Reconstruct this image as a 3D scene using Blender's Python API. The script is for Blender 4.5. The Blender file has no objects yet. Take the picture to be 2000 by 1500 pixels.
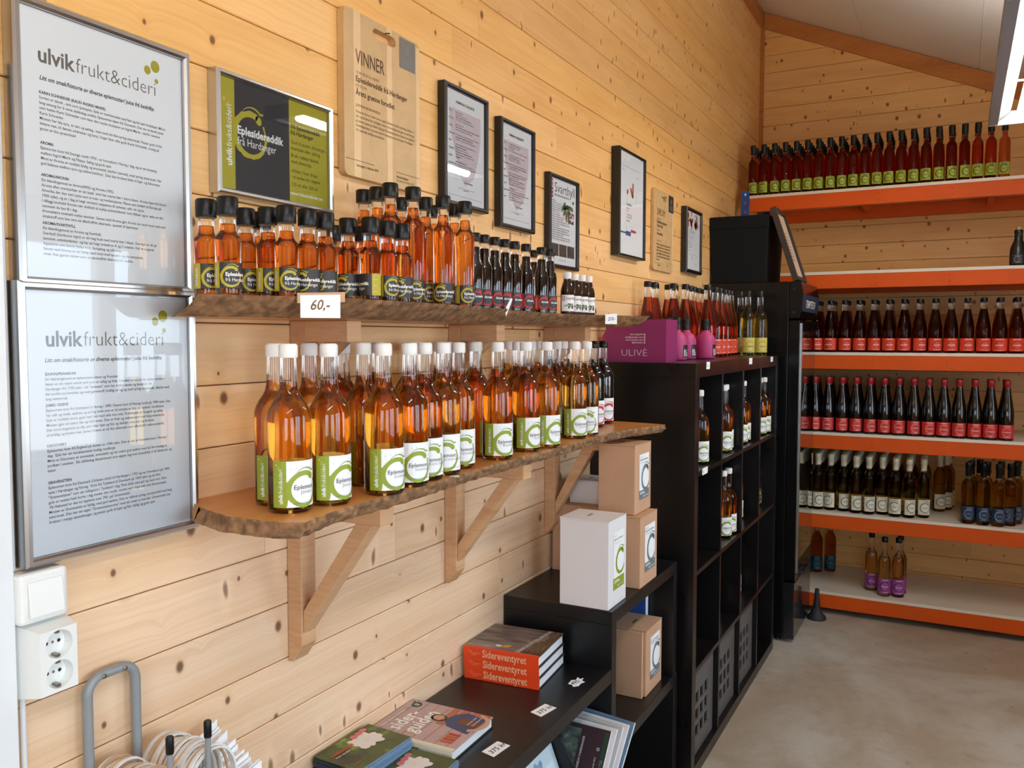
import bpy, bmesh, math, random
from mathutils import Vector, Matrix
random.seed(7)
PI = math.pi
SC = bpy.context.scene
COL = SC.collection

# ------------------------------------------------------------------ camera, world, lamps, exposure
cam = bpy.data.cameras.new('camera'); cam.sensor_width = 36.0; cam.lens = 36.0 * 1643.93 / 2000.0
cam.clip_start = 0.02; cam.clip_end = 60
camo = bpy.data.objects.new('camera', cam); COL.objects.link(camo)
R_ = Vector((0.88354218, 0.46834969, 0.00133634)); U_ = Vector((-0.02693763, 0.04796888, 0.99848553)); F_ = Vector((-0.46757629, 0.88224008, -0.05499876))
camo.matrix_world = Matrix(((R_.x, U_.x, -F_.x, 1.18), (R_.y, U_.y, -F_.y, 0.0), (R_.z, U_.z, -F_.z, 1.57), (0, 0, 0, 1)))
SC.camera = camo
SC.view_settings.view_transform = 'Standard'; SC.view_settings.look = 'None'
SC.view_settings.gamma = 1.0; SC.view_settings.use_curve_mapping = False
SC.view_settings.exposure = 0.0
SC.cycles.max_bounces = 12; SC.cycles.transparent_max_bounces = 32
SC.cycles.transmission_bounces = 10; SC.cycles.diffuse_bounces = 5; SC.cycles.glossy_bounces = 4
SC.cycles.caustics_reflective = False; SC.cycles.sample_clamp_indirect = 6.0
WORLD = bpy.data.worlds.new('overcast_sky'); SC.world = WORLD; WORLD.use_nodes = True
_bg = WORLD.node_tree.nodes['Background']
_nt = WORLD.node_tree; _tc = _nt.nodes.new('ShaderNodeTexCoord'); _sx = _nt.nodes.new('ShaderNodeSeparateXYZ'); _rp = _nt.nodes.new('ShaderNodeValToRGB')
_nt.links.new(_tc.outputs['Generated'], _sx.inputs[0]); _mr = _nt.nodes.new('ShaderNodeMapRange'); _mr.inputs[1].default_value = -1.0; _mr.inputs[2].default_value = 1.0
_nt.links.new(_sx.outputs[2], _mr.inputs[0]); _nt.links.new(_mr.outputs[0], _rp.inputs[0]); _nt.links.new(_rp.outputs[0], _bg.inputs[0])
_e = _rp.color_ramp.elements; _e[0].position = 0.44; _e[0].color = (0.74, 0.78, 0.80, 1); _e[1].position = 0.52; _e[1].color = (0.64, 0.83, 1.0, 1)   # pale yard, bright overcast sky
_bg.inputs[1].default_value = 10.0
ROOM_X, ROOM_Y0, ROOM_Y1 = 3.1, -2.2, 5.66
CEIL0, SLOPE = 3.67, 0.44
WINDOWS = [(-1.45, -0.25), (0.25, 1.55), (2.55, 3.75)]
WZ0, WZ1 = 0.92, 2.12
FWX0, FWX1 = 1.35, 2.65                                             # window in the wall behind the camera
def area(name, loc, rot, sx, sy, power, col, portal=False):
    l = bpy.data.lights.new(name, 'AREA'); l.shape = 'RECTANGLE'; l.size = sx; l.size_y = sy; l.energy = power; l.color = col
    if portal: l.cycles.is_portal = True
    o = bpy.data.objects.new(name, l); COL.objects.link(o); o.location = loc; o.rotation_euler = rot
    return o
for (a, b) in WINDOWS:                                              # sky portals: they only guide sampling of the sky through each window
    area('sky_portal', (ROOM_X + 0.16, (a + b) / 2, (WZ0 + WZ1) / 2), (0, PI / 2, 0), WZ1 - WZ0, b - a, 1, (1, 1, 1), True)

area('sky_portal', ((FWX0 + FWX1) / 2, ROOM_Y0 - 0.10, (WZ0 + WZ1) / 2), (-PI / 2, 0, 0), FWX1 - FWX0, WZ1 - WZ0, 1, (1, 1, 1), True)

# ------------------------------------------------------------------ helpers
def lin(c):
    return tuple(((x / 255.0) / 12.92 if x <= 10 else (((x / 255.0) + 0.055) / 1.055) ** 2.4) for x in c)
def N(nt, typ, ins=None, **props):
    n = nt.nodes.new(typ)
    for k, v in props.items(): setattr(n, k, v)
    for k, v in (ins or {}).items():
        s = n.inputs[k]
        if isinstance(v, bpy.types.NodeSocket): nt.links.new(v, s)
        else: s.default_value = v
    return n
def newmat(name):
    m = bpy.data.materials.new(name); m.use_nodes = True; nt = m.node_tree; nt.nodes.clear()
    return m, nt, nt.nodes.new('ShaderNodeOutputMaterial')
def rgba(c): return (c[0], c[1], c[2], 1.0)
def mixc(nt, f, a, b, blend='MIX'):
    n = nt.nodes.new('ShaderNodeMix'); n.data_type = 'RGBA'; n.blend_type = blend
    for i, v in ((0, f), (6, a), (7, b)):
        if isinstance(v, bpy.types.NodeSocket): nt.links.new(v, n.inputs[i])
        else: n.inputs[i].default_value = v
    return n.outputs[2]
def mth(nt, op, a, b=0.0, c=0.0, clamp=False):
    n = nt.nodes.new('ShaderNodeMath'); n.operation = op; n.use_clamp = clamp
    for i, v in enumerate((a, b, c)):
        if isinstance(v, bpy.types.NodeSocket): nt.links.new(v, n.inputs[i])
        else: n.inputs[i].default_value = v
    return n.outputs[0]
def ramp(nt, f, lo, hi):
    return N(nt, 'ShaderNodeMapRange', {0: f, 1: lo, 2: hi, 3: 0.0, 4: 1.0}, interpolation_type='SMOOTHSTEP').outputs[0]
MATS = {}
def mat(name, c, rough=0.5, metal=0.0, spec=0.5, noise=0.0, nscale=40.0, bump=0.0, coat=0.0, emit=None):
    """plain principled material with a little procedural tone variation; c is sRGB 0-255"""
    if name in MATS: return MATS[name]
    m, nt, out = newmat(name)
    b = N(nt, 'ShaderNodeBsdfPrincipled', {'Roughness': rough, 'Metallic': metal, 'Specular IOR Level': spec, 'Coat Weight': coat})
    col = rgba(lin(c))
    if noise or bump:
        tc = N(nt, 'ShaderNodeTexCoord')
        nz = N(nt, 'ShaderNodeTexNoise', {'Vector': tc.outputs['Object'], 'Scale': nscale, 'Detail': 4.0})
        if noise:
            dk = rgba(tuple(x * (1 - noise) for x in lin(c)))
            nt.links.new(mixc(nt, ramp(nt, nz.outputs[0], 0.3, 0.7), dk, col), b.inputs['Base Color'])
        if bump:
            bp = N(nt, 'ShaderNodeBump', {'Height': nz.outputs[0], 'Strength': bump, 'Distance': 0.002})
            nt.links.new(bp.outputs[0], b.inputs['Normal'])
    if not noise: b.inputs['Base Color'].default_value = col
    if emit:
        b.inputs['Emission Color'].default_value = rgba(lin(c)); b.inputs['Emission Strength'].default_value = emit
    nt.links.new(b.outputs[0], out.inputs[0]); MATS[name] = m
    return m
def wood(name, c0, c1, knotc, rough=0.45, knots=True, spread=0.10, gscale=1.0):
    """pine: local Y runs along the grain, Z across, X is depth; every object gets its own patch of tree"""
    m, nt, out = newmat(name)
    tc = N(nt, 'ShaderNodeTexCoord'); oi = N(nt, 'ShaderNodeObjectInfo')
    sx = N(nt, 'ShaderNodeSeparateXYZ', {0: tc.outputs['Object']})
    rnd = oi.outputs['Random']
    y = mth(nt, 'ADD', sx.outputs[1], mth(nt, 'MULTIPLY', rnd, 47.0))
    z = mth(nt, 'ADD', sx.outputs[2], mth(nt, 'MULTIPLY', rnd, 13.0))
    x = sx.outputs[0]
    vk = N(nt, 'ShaderNodeCombineXYZ', {0: mth(nt, 'MULTIPLY', y, 8.5), 1: mth(nt, 'MULTIPLY', z, 6.5), 2: 0.0})
    vo = N(nt, 'ShaderNodeTexVoronoi', {'Vector': vk.outputs[0], 'Scale': 1.0}, feature='F1', voronoi_dimensions='2D')
    d = vo.outputs['Distance']
    rc = N(nt, 'ShaderNodeSeparateColor', {0: vo.outputs['Color']}).outputs[0]
    near = mth(nt, 'POWER', 2.718, mth(nt, 'MULTIPLY', d, -9.0))
    wv = N(nt, 'ShaderNodeCombineXYZ', {0: x, 1: mth(nt, 'MULTIPLY', y, 1.3), 2: mth(nt, 'MULTIPLY', z, 9.0)})
    warp = N(nt, 'ShaderNodeTexNoise', {'Vector': wv.outputs[0], 'Scale': 1.0, 'Detail': 2.0})
    zz = mth(nt, 'ADD', z, mth(nt, 'MULTIPLY', warp.outputs[0], 0.035))
    if knots: zz = mth(nt, 'ADD', zz, mth(nt, 'MULTIPLY', near, 0.02))
    gv = N(nt, 'ShaderNodeCombineXYZ', {0: mth(nt, 'MULTIPLY', x, 20.0), 1: mth(nt, 'MULTIPLY', y, 1.6), 2: mth(nt, 'MULTIPLY', zz, 130.0 * gscale)})
    gr = N(nt, 'ShaderNodeTexNoise', {'Vector': gv.outputs[0], 'Scale': 1.0, 'Detail': 3.0, 'Roughness': 0.6})
    bv = N(nt, 'ShaderNodeCombineXYZ', {0: x, 1: mth(nt, 'MULTIPLY', y, 2.2), 2: mth(nt, 'MULTIPLY', zz, 16.0)})
    br = N(nt, 'ShaderNodeTexNoise', {'Vector': bv.outputs[0], 'Scale': 1.0, 'Detail': 2.0})
    f = mth(nt, 'ADD', mth(nt, 'MULTIPLY', ramp(nt, gr.outputs[0], 0.38, 0.72), 0.38), mth(nt, 'MULTIPLY', ramp(nt, br.outputs[0], 0.35, 0.75), 0.5))
    col = mixc(nt, f, rgba(lin(c0)), rgba(lin(c1)))
    if knots:
        on = mth(nt, 'GREATER_THAN', rc, 0.33)
        size = mth(nt, 'MULTIPLY', mth(nt, 'SUBTRACT', rc, 0.27), 0.085)
        k = mth(nt, 'MULTIPLY', ramp(nt, mth(nt, 'DIVIDE', d, mth(nt, 'MAXIMUM', size, 0.01)), 1.9, 0.7), on)
        halo = mth(nt, 'MULTIPLY', ramp(nt, d, 0.16, 0.02), mth(nt, 'MULTIPLY', on, 0.42))
        col = mixc(nt, halo, col, rgba(lin(c1)))
        col = mixc(nt, mth(nt, 'MULTIPLY', k, 0.85), col, rgba(lin(knotc)))
        dv = N(nt, 'ShaderNodeCombineXYZ', {0: mth(nt, 'ADD', mth(nt, 'MULTIPLY', y, 13.0), mth(nt, 'MULTIPLY', warp.outputs[0], 0.5)), 1: mth(nt, 'MULTIPLY', z, 4.6), 2: 0.0})   # narrow upright bark streaks
        v2 = N(nt, 'ShaderNodeTexVoronoi', {'Vector': dv.outputs[0], 'Scale': 1.0}, feature='F1', voronoi_dimensions='2D')
        r2 = N(nt, 'ShaderNodeSeparateColor', {0: v2.outputs['Color']})
        on2 = mth(nt, 'GREATER_THAN', r2.outputs[1], 0.62)
        sz2 = mth(nt, 'ADD', 0.03, mth(nt, 'MULTIPLY', r2.outputs[2], 0.06))
        q2 = mth(nt, 'DIVIDE', v2.outputs['Distance'], sz2)
        pale = mth(nt, 'MULTIPLY', mth(nt, 'MULTIPLY', ramp(nt, q2, 4.2, 1.2), on2), 0.35)
        col = mixc(nt, pale, col, rgba(tuple(min(1.0, c * 1.12) for c in lin(c0))))
        col = mixc(nt, mth(nt, 'MULTIPLY', mth(nt, 'MULTIPLY', ramp(nt, q2, 1.5, 0.5), on2), 0.72), col, rgba(lin(knotc)))
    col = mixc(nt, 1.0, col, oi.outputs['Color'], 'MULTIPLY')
    hs = N(nt, 'ShaderNodeHueSaturation', {'Color': col, 'Value': mth(nt, 'ADD', 1.0 - spread * 0.5, mth(nt, 'MULTIPLY', rnd, spread)), 'Hue': 0.5, 'Saturation': 1.0})
    b = N(nt, 'ShaderNodeBsdfPrincipled', {'Base Color': hs.outputs[0], 'Roughness': rough, 'Specular IOR Level': 0.35})
    bp = N(nt, 'ShaderNodeBump', {'Height': gr.outputs[0], 'Strength': 0.12, 'Distance': 0.001})
    nt.links.new(bp.outputs[0], b.inputs['Normal'])
    nt.links.new(b.outputs[0], out.inputs[0]); MATS[name] = m
    return m
def thin_glass(name, tint=(1, 1, 1), refl=1.0):
    m, nt, out = newmat(name)
    fr = N(nt, 'ShaderNodeFresnel', {'IOR': 1.45})
    t = N(nt, 'ShaderNodeBsdfTransparent', {'Color': rgba(tint)})
    g = N(nt, 'ShaderNodeBsdfGlossy', {'Color': (1, 1, 1, 1), 'Roughness': 0.015})
    mx = N(nt, 'ShaderNodeMixShader', {0: mth(nt, 'MULTIPLY', fr.outputs[0], refl), 1: t.outputs[0], 2: g.outputs[0]})
    nt.links.new(mx.outputs[0], out.inputs[0]); MATS[name] = m
    return m
def juice(name, c, ior=1.22, rough=0.0):
    m, nt, out = newmat(name)
    b = N(nt, 'ShaderNodeBsdfPrincipled', {'Base Color': rgba(lin(c)), 'Roughness': rough, 'IOR': ior, 'Transmission Weight': 1.0})
    nt.links.new(b.outputs[0], out.inputs[0]); MATS[name] = m
    return m

class G:
    """collects shapes and links them as ONE mesh object"""
    def __init__(s): s.v = []; s.f = []; s.mi = []; s.sm = []; s.mats = []
    def m(s, mt):
        if mt not in s.mats: s.mats.append(mt)
        return s.mats.index(mt)
    def add(s, vs, fs, mt, smooth=False):
        b = len(s.v); k = s.m(mt); s.v += [tuple(p) for p in vs]
        for f in fs: s.f.append(tuple(b + i for i in f)); s.mi.append(k); s.sm.append(smooth)
    def box(s, lo, hi, mt):
        (a, b, c), (d, e, f) = lo, hi
        s.add([(a, b, c), (d, b, c), (d, e, c), (a, e, c), (a, b, f), (d, b, f), (d, e, f), (a, e, f)],
              [(0, 3, 2, 1), (4, 5, 6, 7), (0, 1, 5, 4), (1, 2, 6, 5), (2, 3, 7, 6), (3, 0, 4, 7)], mt)
    def hexa(s, p, mt):
        s.add(p, [(0, 3, 2, 1), (4, 5, 6, 7), (0, 1, 5, 4), (1, 2, 6, 5), (2, 3, 7, 6), (3, 0, 4, 7)], mt)
    def prism(s, poly, axis, a, b, mt):
        """polygon in the two other axes, extruded along axis from a to b"""
        def put(p, t):
            q = list(p); q.insert(axis, t); return tuple(q)
        n = len(poly)
        s.add([put(p, a) for p in poly] + [put(p, b) for p in poly],
              [tuple(range(n - 1, -1, -1)), tuple(range(n, 2 * n))] + [(i, (i + 1) % n, n + (i + 1) % n, n + i) for i in range(n)], mt)
    def lathe(s, prof, seg, mt, close=True, c=(0, 0)):
        vs = []; fs = []; n = len(prof)
        for (r, z) in prof:
            for k in range(seg):
                a = 2 * PI * k / seg; vs.append((c[0] + r * math.cos(a), c[1] + r * math.sin(a), z))
        for i in range(n - 1):
            for k in range(seg):
                k2 = (k + 1) % seg
                fs.append((i * seg + k, i * seg + k2, (i + 1) * seg + k2, (i + 1) * seg + k))
        s.add(vs, fs, mt, True)
        if close:
            s.add(vs[:seg], [tuple(range(seg - 1, -1, -1))], mt)
            s.add(vs[-seg:], [tuple(range(seg))], mt)
    def tube(s, path, r, seg, mt, r2=None):
        path = [Vector(p) for p in path]; vs = []; fs = []; up = None
        for i, p in enumerate(path):
            t = (path[min(i + 1, len(path) - 1)] - path[max(i - 1, 0)]).normalized()
            if up is None: up = t.orthogonal().normalized()
            up = (up - t * up.dot(t)).normalized(); sd = t.cross(up)
            for k in range(seg):
                a = 2 * PI * k / seg
                vs.append(p + up * (r * math.cos(a)) + sd * ((r2 or r) * math.sin(a)))
        for i in range(len(path) - 1):
            for k in range(seg):
                k2 = (k + 1) % seg
                fs.append((i * seg + k, i * seg + k2, (i + 1) * seg + k2, (i + 1) * seg + k))
        s.add(vs, fs, mt, True)
        s.add(vs[:seg], [tuple(range(seg - 1, -1, -1))], mt); s.add(vs[-seg:], [tuple(range(seg))], mt)
    def flat(s, art, o, U, V, mt, off=0.0):
        o, U, V = Vector(o), Vector(U), Vector(V); n = U.cross(V).normalized() * off
        vs, fs = art
        s.add([o + U * a + V * b + n for a, b in vs], fs, mt)
    def wrap(s, art, R, u0, z0, mt, off):
        """2D art in metres bent round a cylinder of radius R: u=u0 lies on local +X"""
        vs, fs = art
        s.add([((R + off) * math.cos((a - u0) / R), (R + off) * math.sin((a - u0) / R), z0 + b) for a, b in vs], fs, mt)
    def build(s, name, parent=None, loc=None, rot=None, bevel=0.0, kind=None, seg=1):
        me = bpy.data.meshes.new(name); me.from_pydata(s.v, [], s.f)
        for mt in s.mats: me.materials.append(mt)
        me.polygons.foreach_set('material_index', s.mi); me.polygons.foreach_set('use_smooth', s.sm)
        if bevel:
            bm = bmesh.new(); bm.from_mesh(me); bm.normal_update()
            es = [e for e in bm.edges if len(e.link_faces) == 2 and e.calc_face_angle(0) > 0.5]
            bmesh.ops.bevel(bm, geom=es, offset=bevel, segments=seg, affect='EDGES', profile=0.5, clamp_overlap=True)
            bm.to_mesh(me); bm.free()
        me.update()
        o = bpy.data.objects.new(name, me); COL.objects.link(o)
        if parent is not None: o.parent = parent
        if loc is not None: o.location = loc
        if rot is not None: o.rotation_euler = rot
        if kind: o['kind'] = kind
        return o
def tag(o, label, cat, group=None):
    o['label'] = label; o['category'] = cat
    if group: o['group'] = group
    return o
def thing(name, label, cat, loc=(0, 0, 0), rz=0.0, group=None, rot=None):
    o = bpy.data.objects.new(name, None); COL.objects.link(o); o.empty_display_size = 0.05
    o.location = loc; o.rotation_euler = rot or (0, 0, rz)
    return tag(o, label, cat, group)
def dup(root, loc, rz, label, group=None):
    r = root.copy(); COL.objects.link(r); r.location = loc; r.rotation_euler = (0, 0, rz); r['label'] = label
    if group: r['group'] = group
    for ch in list(root.children):
        c = ch.copy(); COL.objects.link(c); c.parent = r
    return r
ORD = ['first', 'second', 'third', 'fourth', 'fifth', 'sixth', 'seventh', 'eighth', 'ninth', 'tenth', 'eleventh', 'twelfth', 'thirteenth', 'fourteenth',
       'fifteenth', 'sixteenth', 'seventeenth', 'eighteenth', 'nineteenth', 'twentieth', 'twenty-first', 'twenty-second', 'twenty-third', 'twenty-fourth']

# 2D art
_tc = {}
def T(body, size, bold=0.0, ital=0.0, align='LEFT', width=None, sp=1.0, res=2):
    key = (body, bold, ital, align, sp, res)
    if key not in _tc:
        c = bpy.data.curves.new('lettering', 'FONT'); c.body = body; c.size = 1; c.resolution_u = res; c.offset = bold
        c.shear = ital; c.align_x = align; c.space_line = sp
        o = bpy.data.objects.new('lettering', c); me = o.to_mesh()
        _tc[key] = ([(v.co.x, v.co.y) for v in me.vertices], [tuple(p.vertices) for p in me.polygons])
        o.to_mesh_clear(); bpy.data.objects.remove(o); bpy.data.curves.remove(c)
    vs, fs = _tc[key]
    kx = size
    if width and vs:
        w = max(a for a, b in vs) - min(a for a, b in vs); kx = width / w
    return [(a * kx, b * size) for a, b in vs], fs
def mv(art, x, y): return [(a + x, b + y) for a, b in art[0]], art[1]
def rot90(art): return [(-b, a) for a, b in art[0]], art[1]
def rect(x0, y0, x1, y1, n=1):
    vs = []; fs = []
    for i in range(n + 1):
        x = x0 + (x1 - x0) * i / n; vs += [(x, y0), (x, y1)]
    for i in range(n): fs.append((2 * i, 2 * i + 2, 2 * i + 3, 2 * i + 1))
    return vs, fs
def ell(cx, cy, rx, ry, n=16, rot=0.0):
    c, s = math.cos(rot), math.sin(rot)
    return [(cx + rx * math.cos(t) * c - ry * math.sin(t) * s, cy + rx * math.cos(t) * s + ry * math.sin(t) * c) for t in (2 * PI * k / n for k in range(n))], [tuple(range(n))]
def arc(cx, cy, r, a0, a1, t0, t1, n=24, jit=0.0):
    vs = []; fs = []; rn = random.Random(3)
    for i in range(n + 1):
        f = i / n; a = math.radians(a0 + (a1 - a0) * f); t = t0(f) if callable(t0) else t0 + (t1 - t0) * f
        ro = r + t * 0.5 + rn.uniform(-jit, jit); ri = r - t * 0.5
        vs += [(cx + ri * math.cos(a), cy + ri * math.sin(a)), (cx + ro * math.cos(a), cy + ro * math.sin(a))]
    for i in range(n): fs.append((2 * i, 2 * i + 1, 2 * i + 3, 2 * i + 2) if a1 < a0 else (2 * i + 1, 2 * i, 2 * i + 2, 2 * i + 3))
    return vs, fs
def swirl(cx, cy, r, n=24, jit=0.0, thin=1.0):
    """the brush-stroke apple ring: thick at top and left, a blob for the stalk end, a thin leaf stroke above"""
    th = lambda f: r * thin * (0.30 if f < 0.45 else 0.30 - (f - 0.45) * 0.36)
    out = [arc(cx, cy, r, 62, 395, th, 0, n, jit * r)]
    out.append(ell(cx + 0.52 * r, cy + 0.80 * r, 0.24 * r * thin, 0.19 * r * thin, 10, -0.9))
    out.append(arc(cx + 0.1 * r, cy + 0.55 * r, 0.78 * r, 140, 48, 0.02 * r, 0.10 * r, 8))
    out.append(ell(cx + 0.72 * r, cy + 1.12 * r, 0.15 * r, 0.06 * r, 8, 0.3))
    return out

# ------------------------------------------------------------------ materials
M_wall = wood('wall_pine', (240, 206, 170), (220, 176, 132), (92, 52, 28), rough=0.42, spread=0.10)
M_trim = wood('stained_trim', (196, 128, 66), (168, 100, 46), (80, 44, 20), rough=0.45, spread=0.06)
M_brk = wood('bracket_pine', (216, 172, 130), (190, 140, 98), (90, 55, 32), rough=0.6, knots=False, spread=0.06)
M_slab = wood('shelf_slab_pine', (222, 158, 92), (190, 120, 60), (110, 62, 30), rough=0.32, knots=False, spread=0.04, gscale=0.5)
M_bark = mat('bark', (164, 122, 84), 0.85, noise=0.6, nscale=55, bump=0.9)
M_gap = mat('dark_joint', (60, 36, 18), 0.9)
M_white = mat('white_plaster', (226, 224, 220), 0.8, noise=0.04, nscale=3)
M_whitepaint = mat('white_paint', (228, 230, 232), 0.45, noise=0.03, nscale=8)
M_plastic = mat('white_plastic', (236, 236, 232), 0.3)
M_black = mat('matt_black', (16, 16, 17), 0.5)
M_blackfr = mat('black_frame_lacquer', (20, 18, 18), 0.35)
M_alu = mat('brushed_aluminium', (196, 196, 196), 0.28, metal=1.0)
M_steel = mat('screw_steel', (150, 148, 140), 0.35, metal=1.0)
M_paper = mat('white_paper', (244, 245, 247), 0.7)
M_ink = mat('grey_ink', (70, 68, 66), 0.7)
M_logoink = mat('logo_ink', (110, 104, 94), 0.7)
M_blackink = mat('black_ink', (18, 18, 18), 0.7)
M_whiteink = mat('white_ink', (240, 240, 236), 0.6)
M_olive = mat('olive_yellow_print', (178, 166, 40), 0.45)
M_charcoal = mat('charcoal_print', (44, 42, 46), 0.45)
M_green = mat('apple_green_print', (142, 160, 44), 0.5)
M_red = mat('red_print', (196, 40, 40), 0.5)
M_orangered = mat('coral_print', (218, 68, 40), 0.5)
M_limelab = mat('lime_print', (160, 178, 50), 0.5)
M_navy = mat('navy_print', (36, 52, 78), 0.5)
M_paleblue = mat('pale_blue_print', (110, 140, 170), 0.5)
M_cream = mat('cream_print', (222, 218, 196), 0.55)
M_ylab = mat('pale_yellow_print', (206, 190, 96), 0.5)
M_greyink = mat('slate_print', (110, 122, 124), 0.6)
M_purple = mat('magenta_card', (136, 42, 98), 0.42)
M_purpleb = mat('pink_ceramic', (176, 52, 112), 0.5)
M_violet = mat('violet_print', (150, 70, 150), 0.5)
M_teal = mat('teal_print', (30, 110, 124), 0.5)
M_orange = mat('rack_orange', (212, 84, 12), 0.5, spec=0.25, noise=0.06, nscale=6)
M_blue = mat('rack_blue', (26, 76, 150), 0.4)
M_melamine = mat('white_melamine', (226, 216, 200), 0.35)
M_card = mat('brown_cardboard', (202, 160, 126), 0.75, noise=0.06, nscale=14)
M_wcard = mat('white_cardboard', (232, 230, 232), 0.6)
M_cap = mat('black_cap', (9, 9, 10), 0.36, spec=0.35)
M_wcap = mat('white_cap', (238, 236, 234), 0.35)
M_creamcap = mat('cream_capsule', (214, 206, 178), 0.5)
M_redcap = mat('red_capsule', (150, 34, 34), 0.4)
M_glass = thin_glass('clear_glass', refl=0.75)
M_pane = thin_glass('picture_glass', refl=1.0)
M_apple = juice('amber_apple_juice', (252, 202, 112))
M_apple2 = juice('pale_apple_juice', (253, 212, 128))
M_apple3 = juice('red_amber_juice', (249, 178, 88))
M_vin = juice('cider_vinegar', (240, 162, 74))
M_rose = juice('rose_cider', (226, 108, 62))
M_olivej = juice('olive_cider', (206, 178, 84))
M_brown = juice('brown_vinegar', (214, 116, 66))
M_dim = juice('dim_cider', (178, 112, 62))
M_wine = juice('straw_cider', (196, 164, 78))
M_pale = juice('pale_cider', (222, 186, 110))
M_dark = mat('dark_berry_juice', (16, 9, 12), 0.04, spec=0.6)
M_redj = juice('cherry_juice', (120, 20, 24))
M_darkgl = mat('dark_bottle_glass', (16, 10, 9), 0.05, spec=0.6)
M_brownmed = mat('brown_glass', (44, 24, 12), 0.06, spec=0.6)
def chipped(name, c, rough):
    m, nt, out = newmat(name)
    tc = N(nt, 'ShaderNodeTexCoord')
    vo = N(nt, 'ShaderNodeTexVoronoi', {'Vector': tc.outputs['Object'], 'Scale': 26.0})
    rc = N(nt, 'ShaderNodeSeparateColor', {0: vo.outputs['Color']}).outputs[0]
    k = mth(nt, 'MULTIPLY', ramp(nt, vo.outputs['Distance'], 0.055, 0.03), mth(nt, 'GREATER_THAN', rc, 0.86))
    nz = N(nt, 'ShaderNodeTexNoise', {'Vector': tc.outputs['Object'], 'Scale': 7.0, 'Detail': 4.0})
    b = N(nt, 'ShaderNodeBsdfPrincipled', {'Base Color': mixc(nt, k, rgba(lin(c)), rgba(lin((170, 160, 148)))), 'Specular IOR Level': 0.5,
          'Roughness': mth(nt, 'ADD', rough - 0.08, mth(nt, 'MULTIPLY', nz.outputs[0], 0.16))})
    nt.links.new(b.outputs[0], out.inputs[0]); MATS[name] = m
    return m
M_bench = chipped('worn_black_paint', (15, 15, 17), 0.34)
M_kallax = chipped('black_brown_foil', (15, 12, 12), 0.30)
def concrete():
    m, nt, out = newmat('concrete')
    tc = N(nt, 'ShaderNodeTexCoord'); v = tc.outputs['Object']
    n1 = N(nt, 'ShaderNodeTexNoise', {'Vector': v, 'Scale': 1.3, 'Detail': 6.0, 'Roughness': 0.62, 'Distortion': 0.6})
    n2 = N(nt, 'ShaderNodeTexNoise', {'Vector': v, 'Scale': 9.0, 'Detail': 6.0, 'Roughness': 0.7})
    c = mixc(nt, ramp(nt, n1.outputs[0], 0.36, 0.66), rgba(lin((166, 150, 130))), rgba(lin((192, 188, 178))))
    c = mixc(nt, mth(nt, 'MULTIPLY', ramp(nt, n2.outputs[0], 0.45, 0.75), 0.35), c, rgba(lin((140, 122, 100))))
    vo = N(nt, 'ShaderNodeTexVoronoi', {'Vector': v, 'Scale': 5.0})
    c = mixc(nt, mth(nt, 'MULTIPLY', ramp(nt, vo.outputs['Distance'], 0.07, 0.03), 0.45), c, rgba(lin((110, 86, 64))))
    b = N(nt, 'ShaderNodeBsdfPrincipled', {'Base Color': c, 'Roughness': mth(nt, 'ADD', 0.42, mth(nt, 'MULTIPLY', n2.outputs[0], 0.25)), 'Specular IOR Level': 0.4})
    bp = N(nt, 'ShaderNodeBump', {'Height': n2.outputs[0], 'Strength': 0.15, 'Distance': 0.003})
    nt.links.new(bp.outputs[0], b.inputs['Normal']); nt.links.new(b.outputs[0], out.inputs[0])
    return m
M_floor = concrete()

# ------------------------------------------------------------------ room shell
def ceil_z(x): return CEIL0 - SLOPE * x
def structure(g, name, parent=None): return g.build(name, parent, kind='structure')
g = G(); g.box((-0.05, ROOM_Y0 - 0.05, -0.06), (ROOM_X + 0.15, ROOM_Y1 + 0.05, 0.0), M_floor); structure(g, 'floor')
rb = random.Random(11)
PITCH, Z00 = 0.11186, 0.0295 - 0.11186
def board(name, parent, z0, h, L, endlim, loc, rot, amber=1.0):
    e = 0.0009; c = 0.0018; g = G()
    prof = [(-0.012, e), (-c, e), (0, e + c), (0, h - e - c), (-c, h - e), (-0.012, h - e)]
    vs = []
    for (x, z) in prof: vs.append((x, 0.0004, z))
    for (x, z) in prof: vs.append((x, max(0.001, min(L - 0.0004, endlim(z0 + z))), z))
    fs = [tuple(range(5, -1, -1)), tuple(range(6, 12))] + [(i, (i + 1) % 6, 6 + (i + 1) % 6, 6 + i) for i in range(6)]
    g.add(vs, [tuple(reversed(f)) for f in fs], M_wall)
    o = g.build(name, parent, loc, rot); k = amber + rb.uniform(-0.12, 0.12); o.color = (1.0, 1.0 - 0.165 * k, 1.0 - 0.52 * k, 1.0)   # low planks paler, upper warmer: window and lamp light painted into their colour
    return o
# left wall: the long one the shelves hang on
g = G(); g.box((-0.08, ROOM_Y0, 0), (-0.0125, ROOM_Y1 + 0.05, CEIL0 + 0.05), M_gap); wl = structure(g, 'wall_left')
for k in range(34):
    z0 = Z00 + k * PITCH; lo = max(z0, 0.0); hi = min(z0 + PITCH, CEIL0 - 0.005)
    if hi - lo < 0.02: continue
    y = ROOM_Y0
    cut = ROOM_Y0 + rb.uniform(1.6, 4.4)
    while y < ROOM_Y1 - 0.01:
        e = min(cut, ROOM_Y1)
        if ROOM_Y1 - e < 0.5: e = ROOM_Y1
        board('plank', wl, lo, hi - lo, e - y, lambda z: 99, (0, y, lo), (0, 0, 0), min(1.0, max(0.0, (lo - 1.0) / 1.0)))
        y = e; cut = y + rb.uniform(2.2, 4.2)
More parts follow.
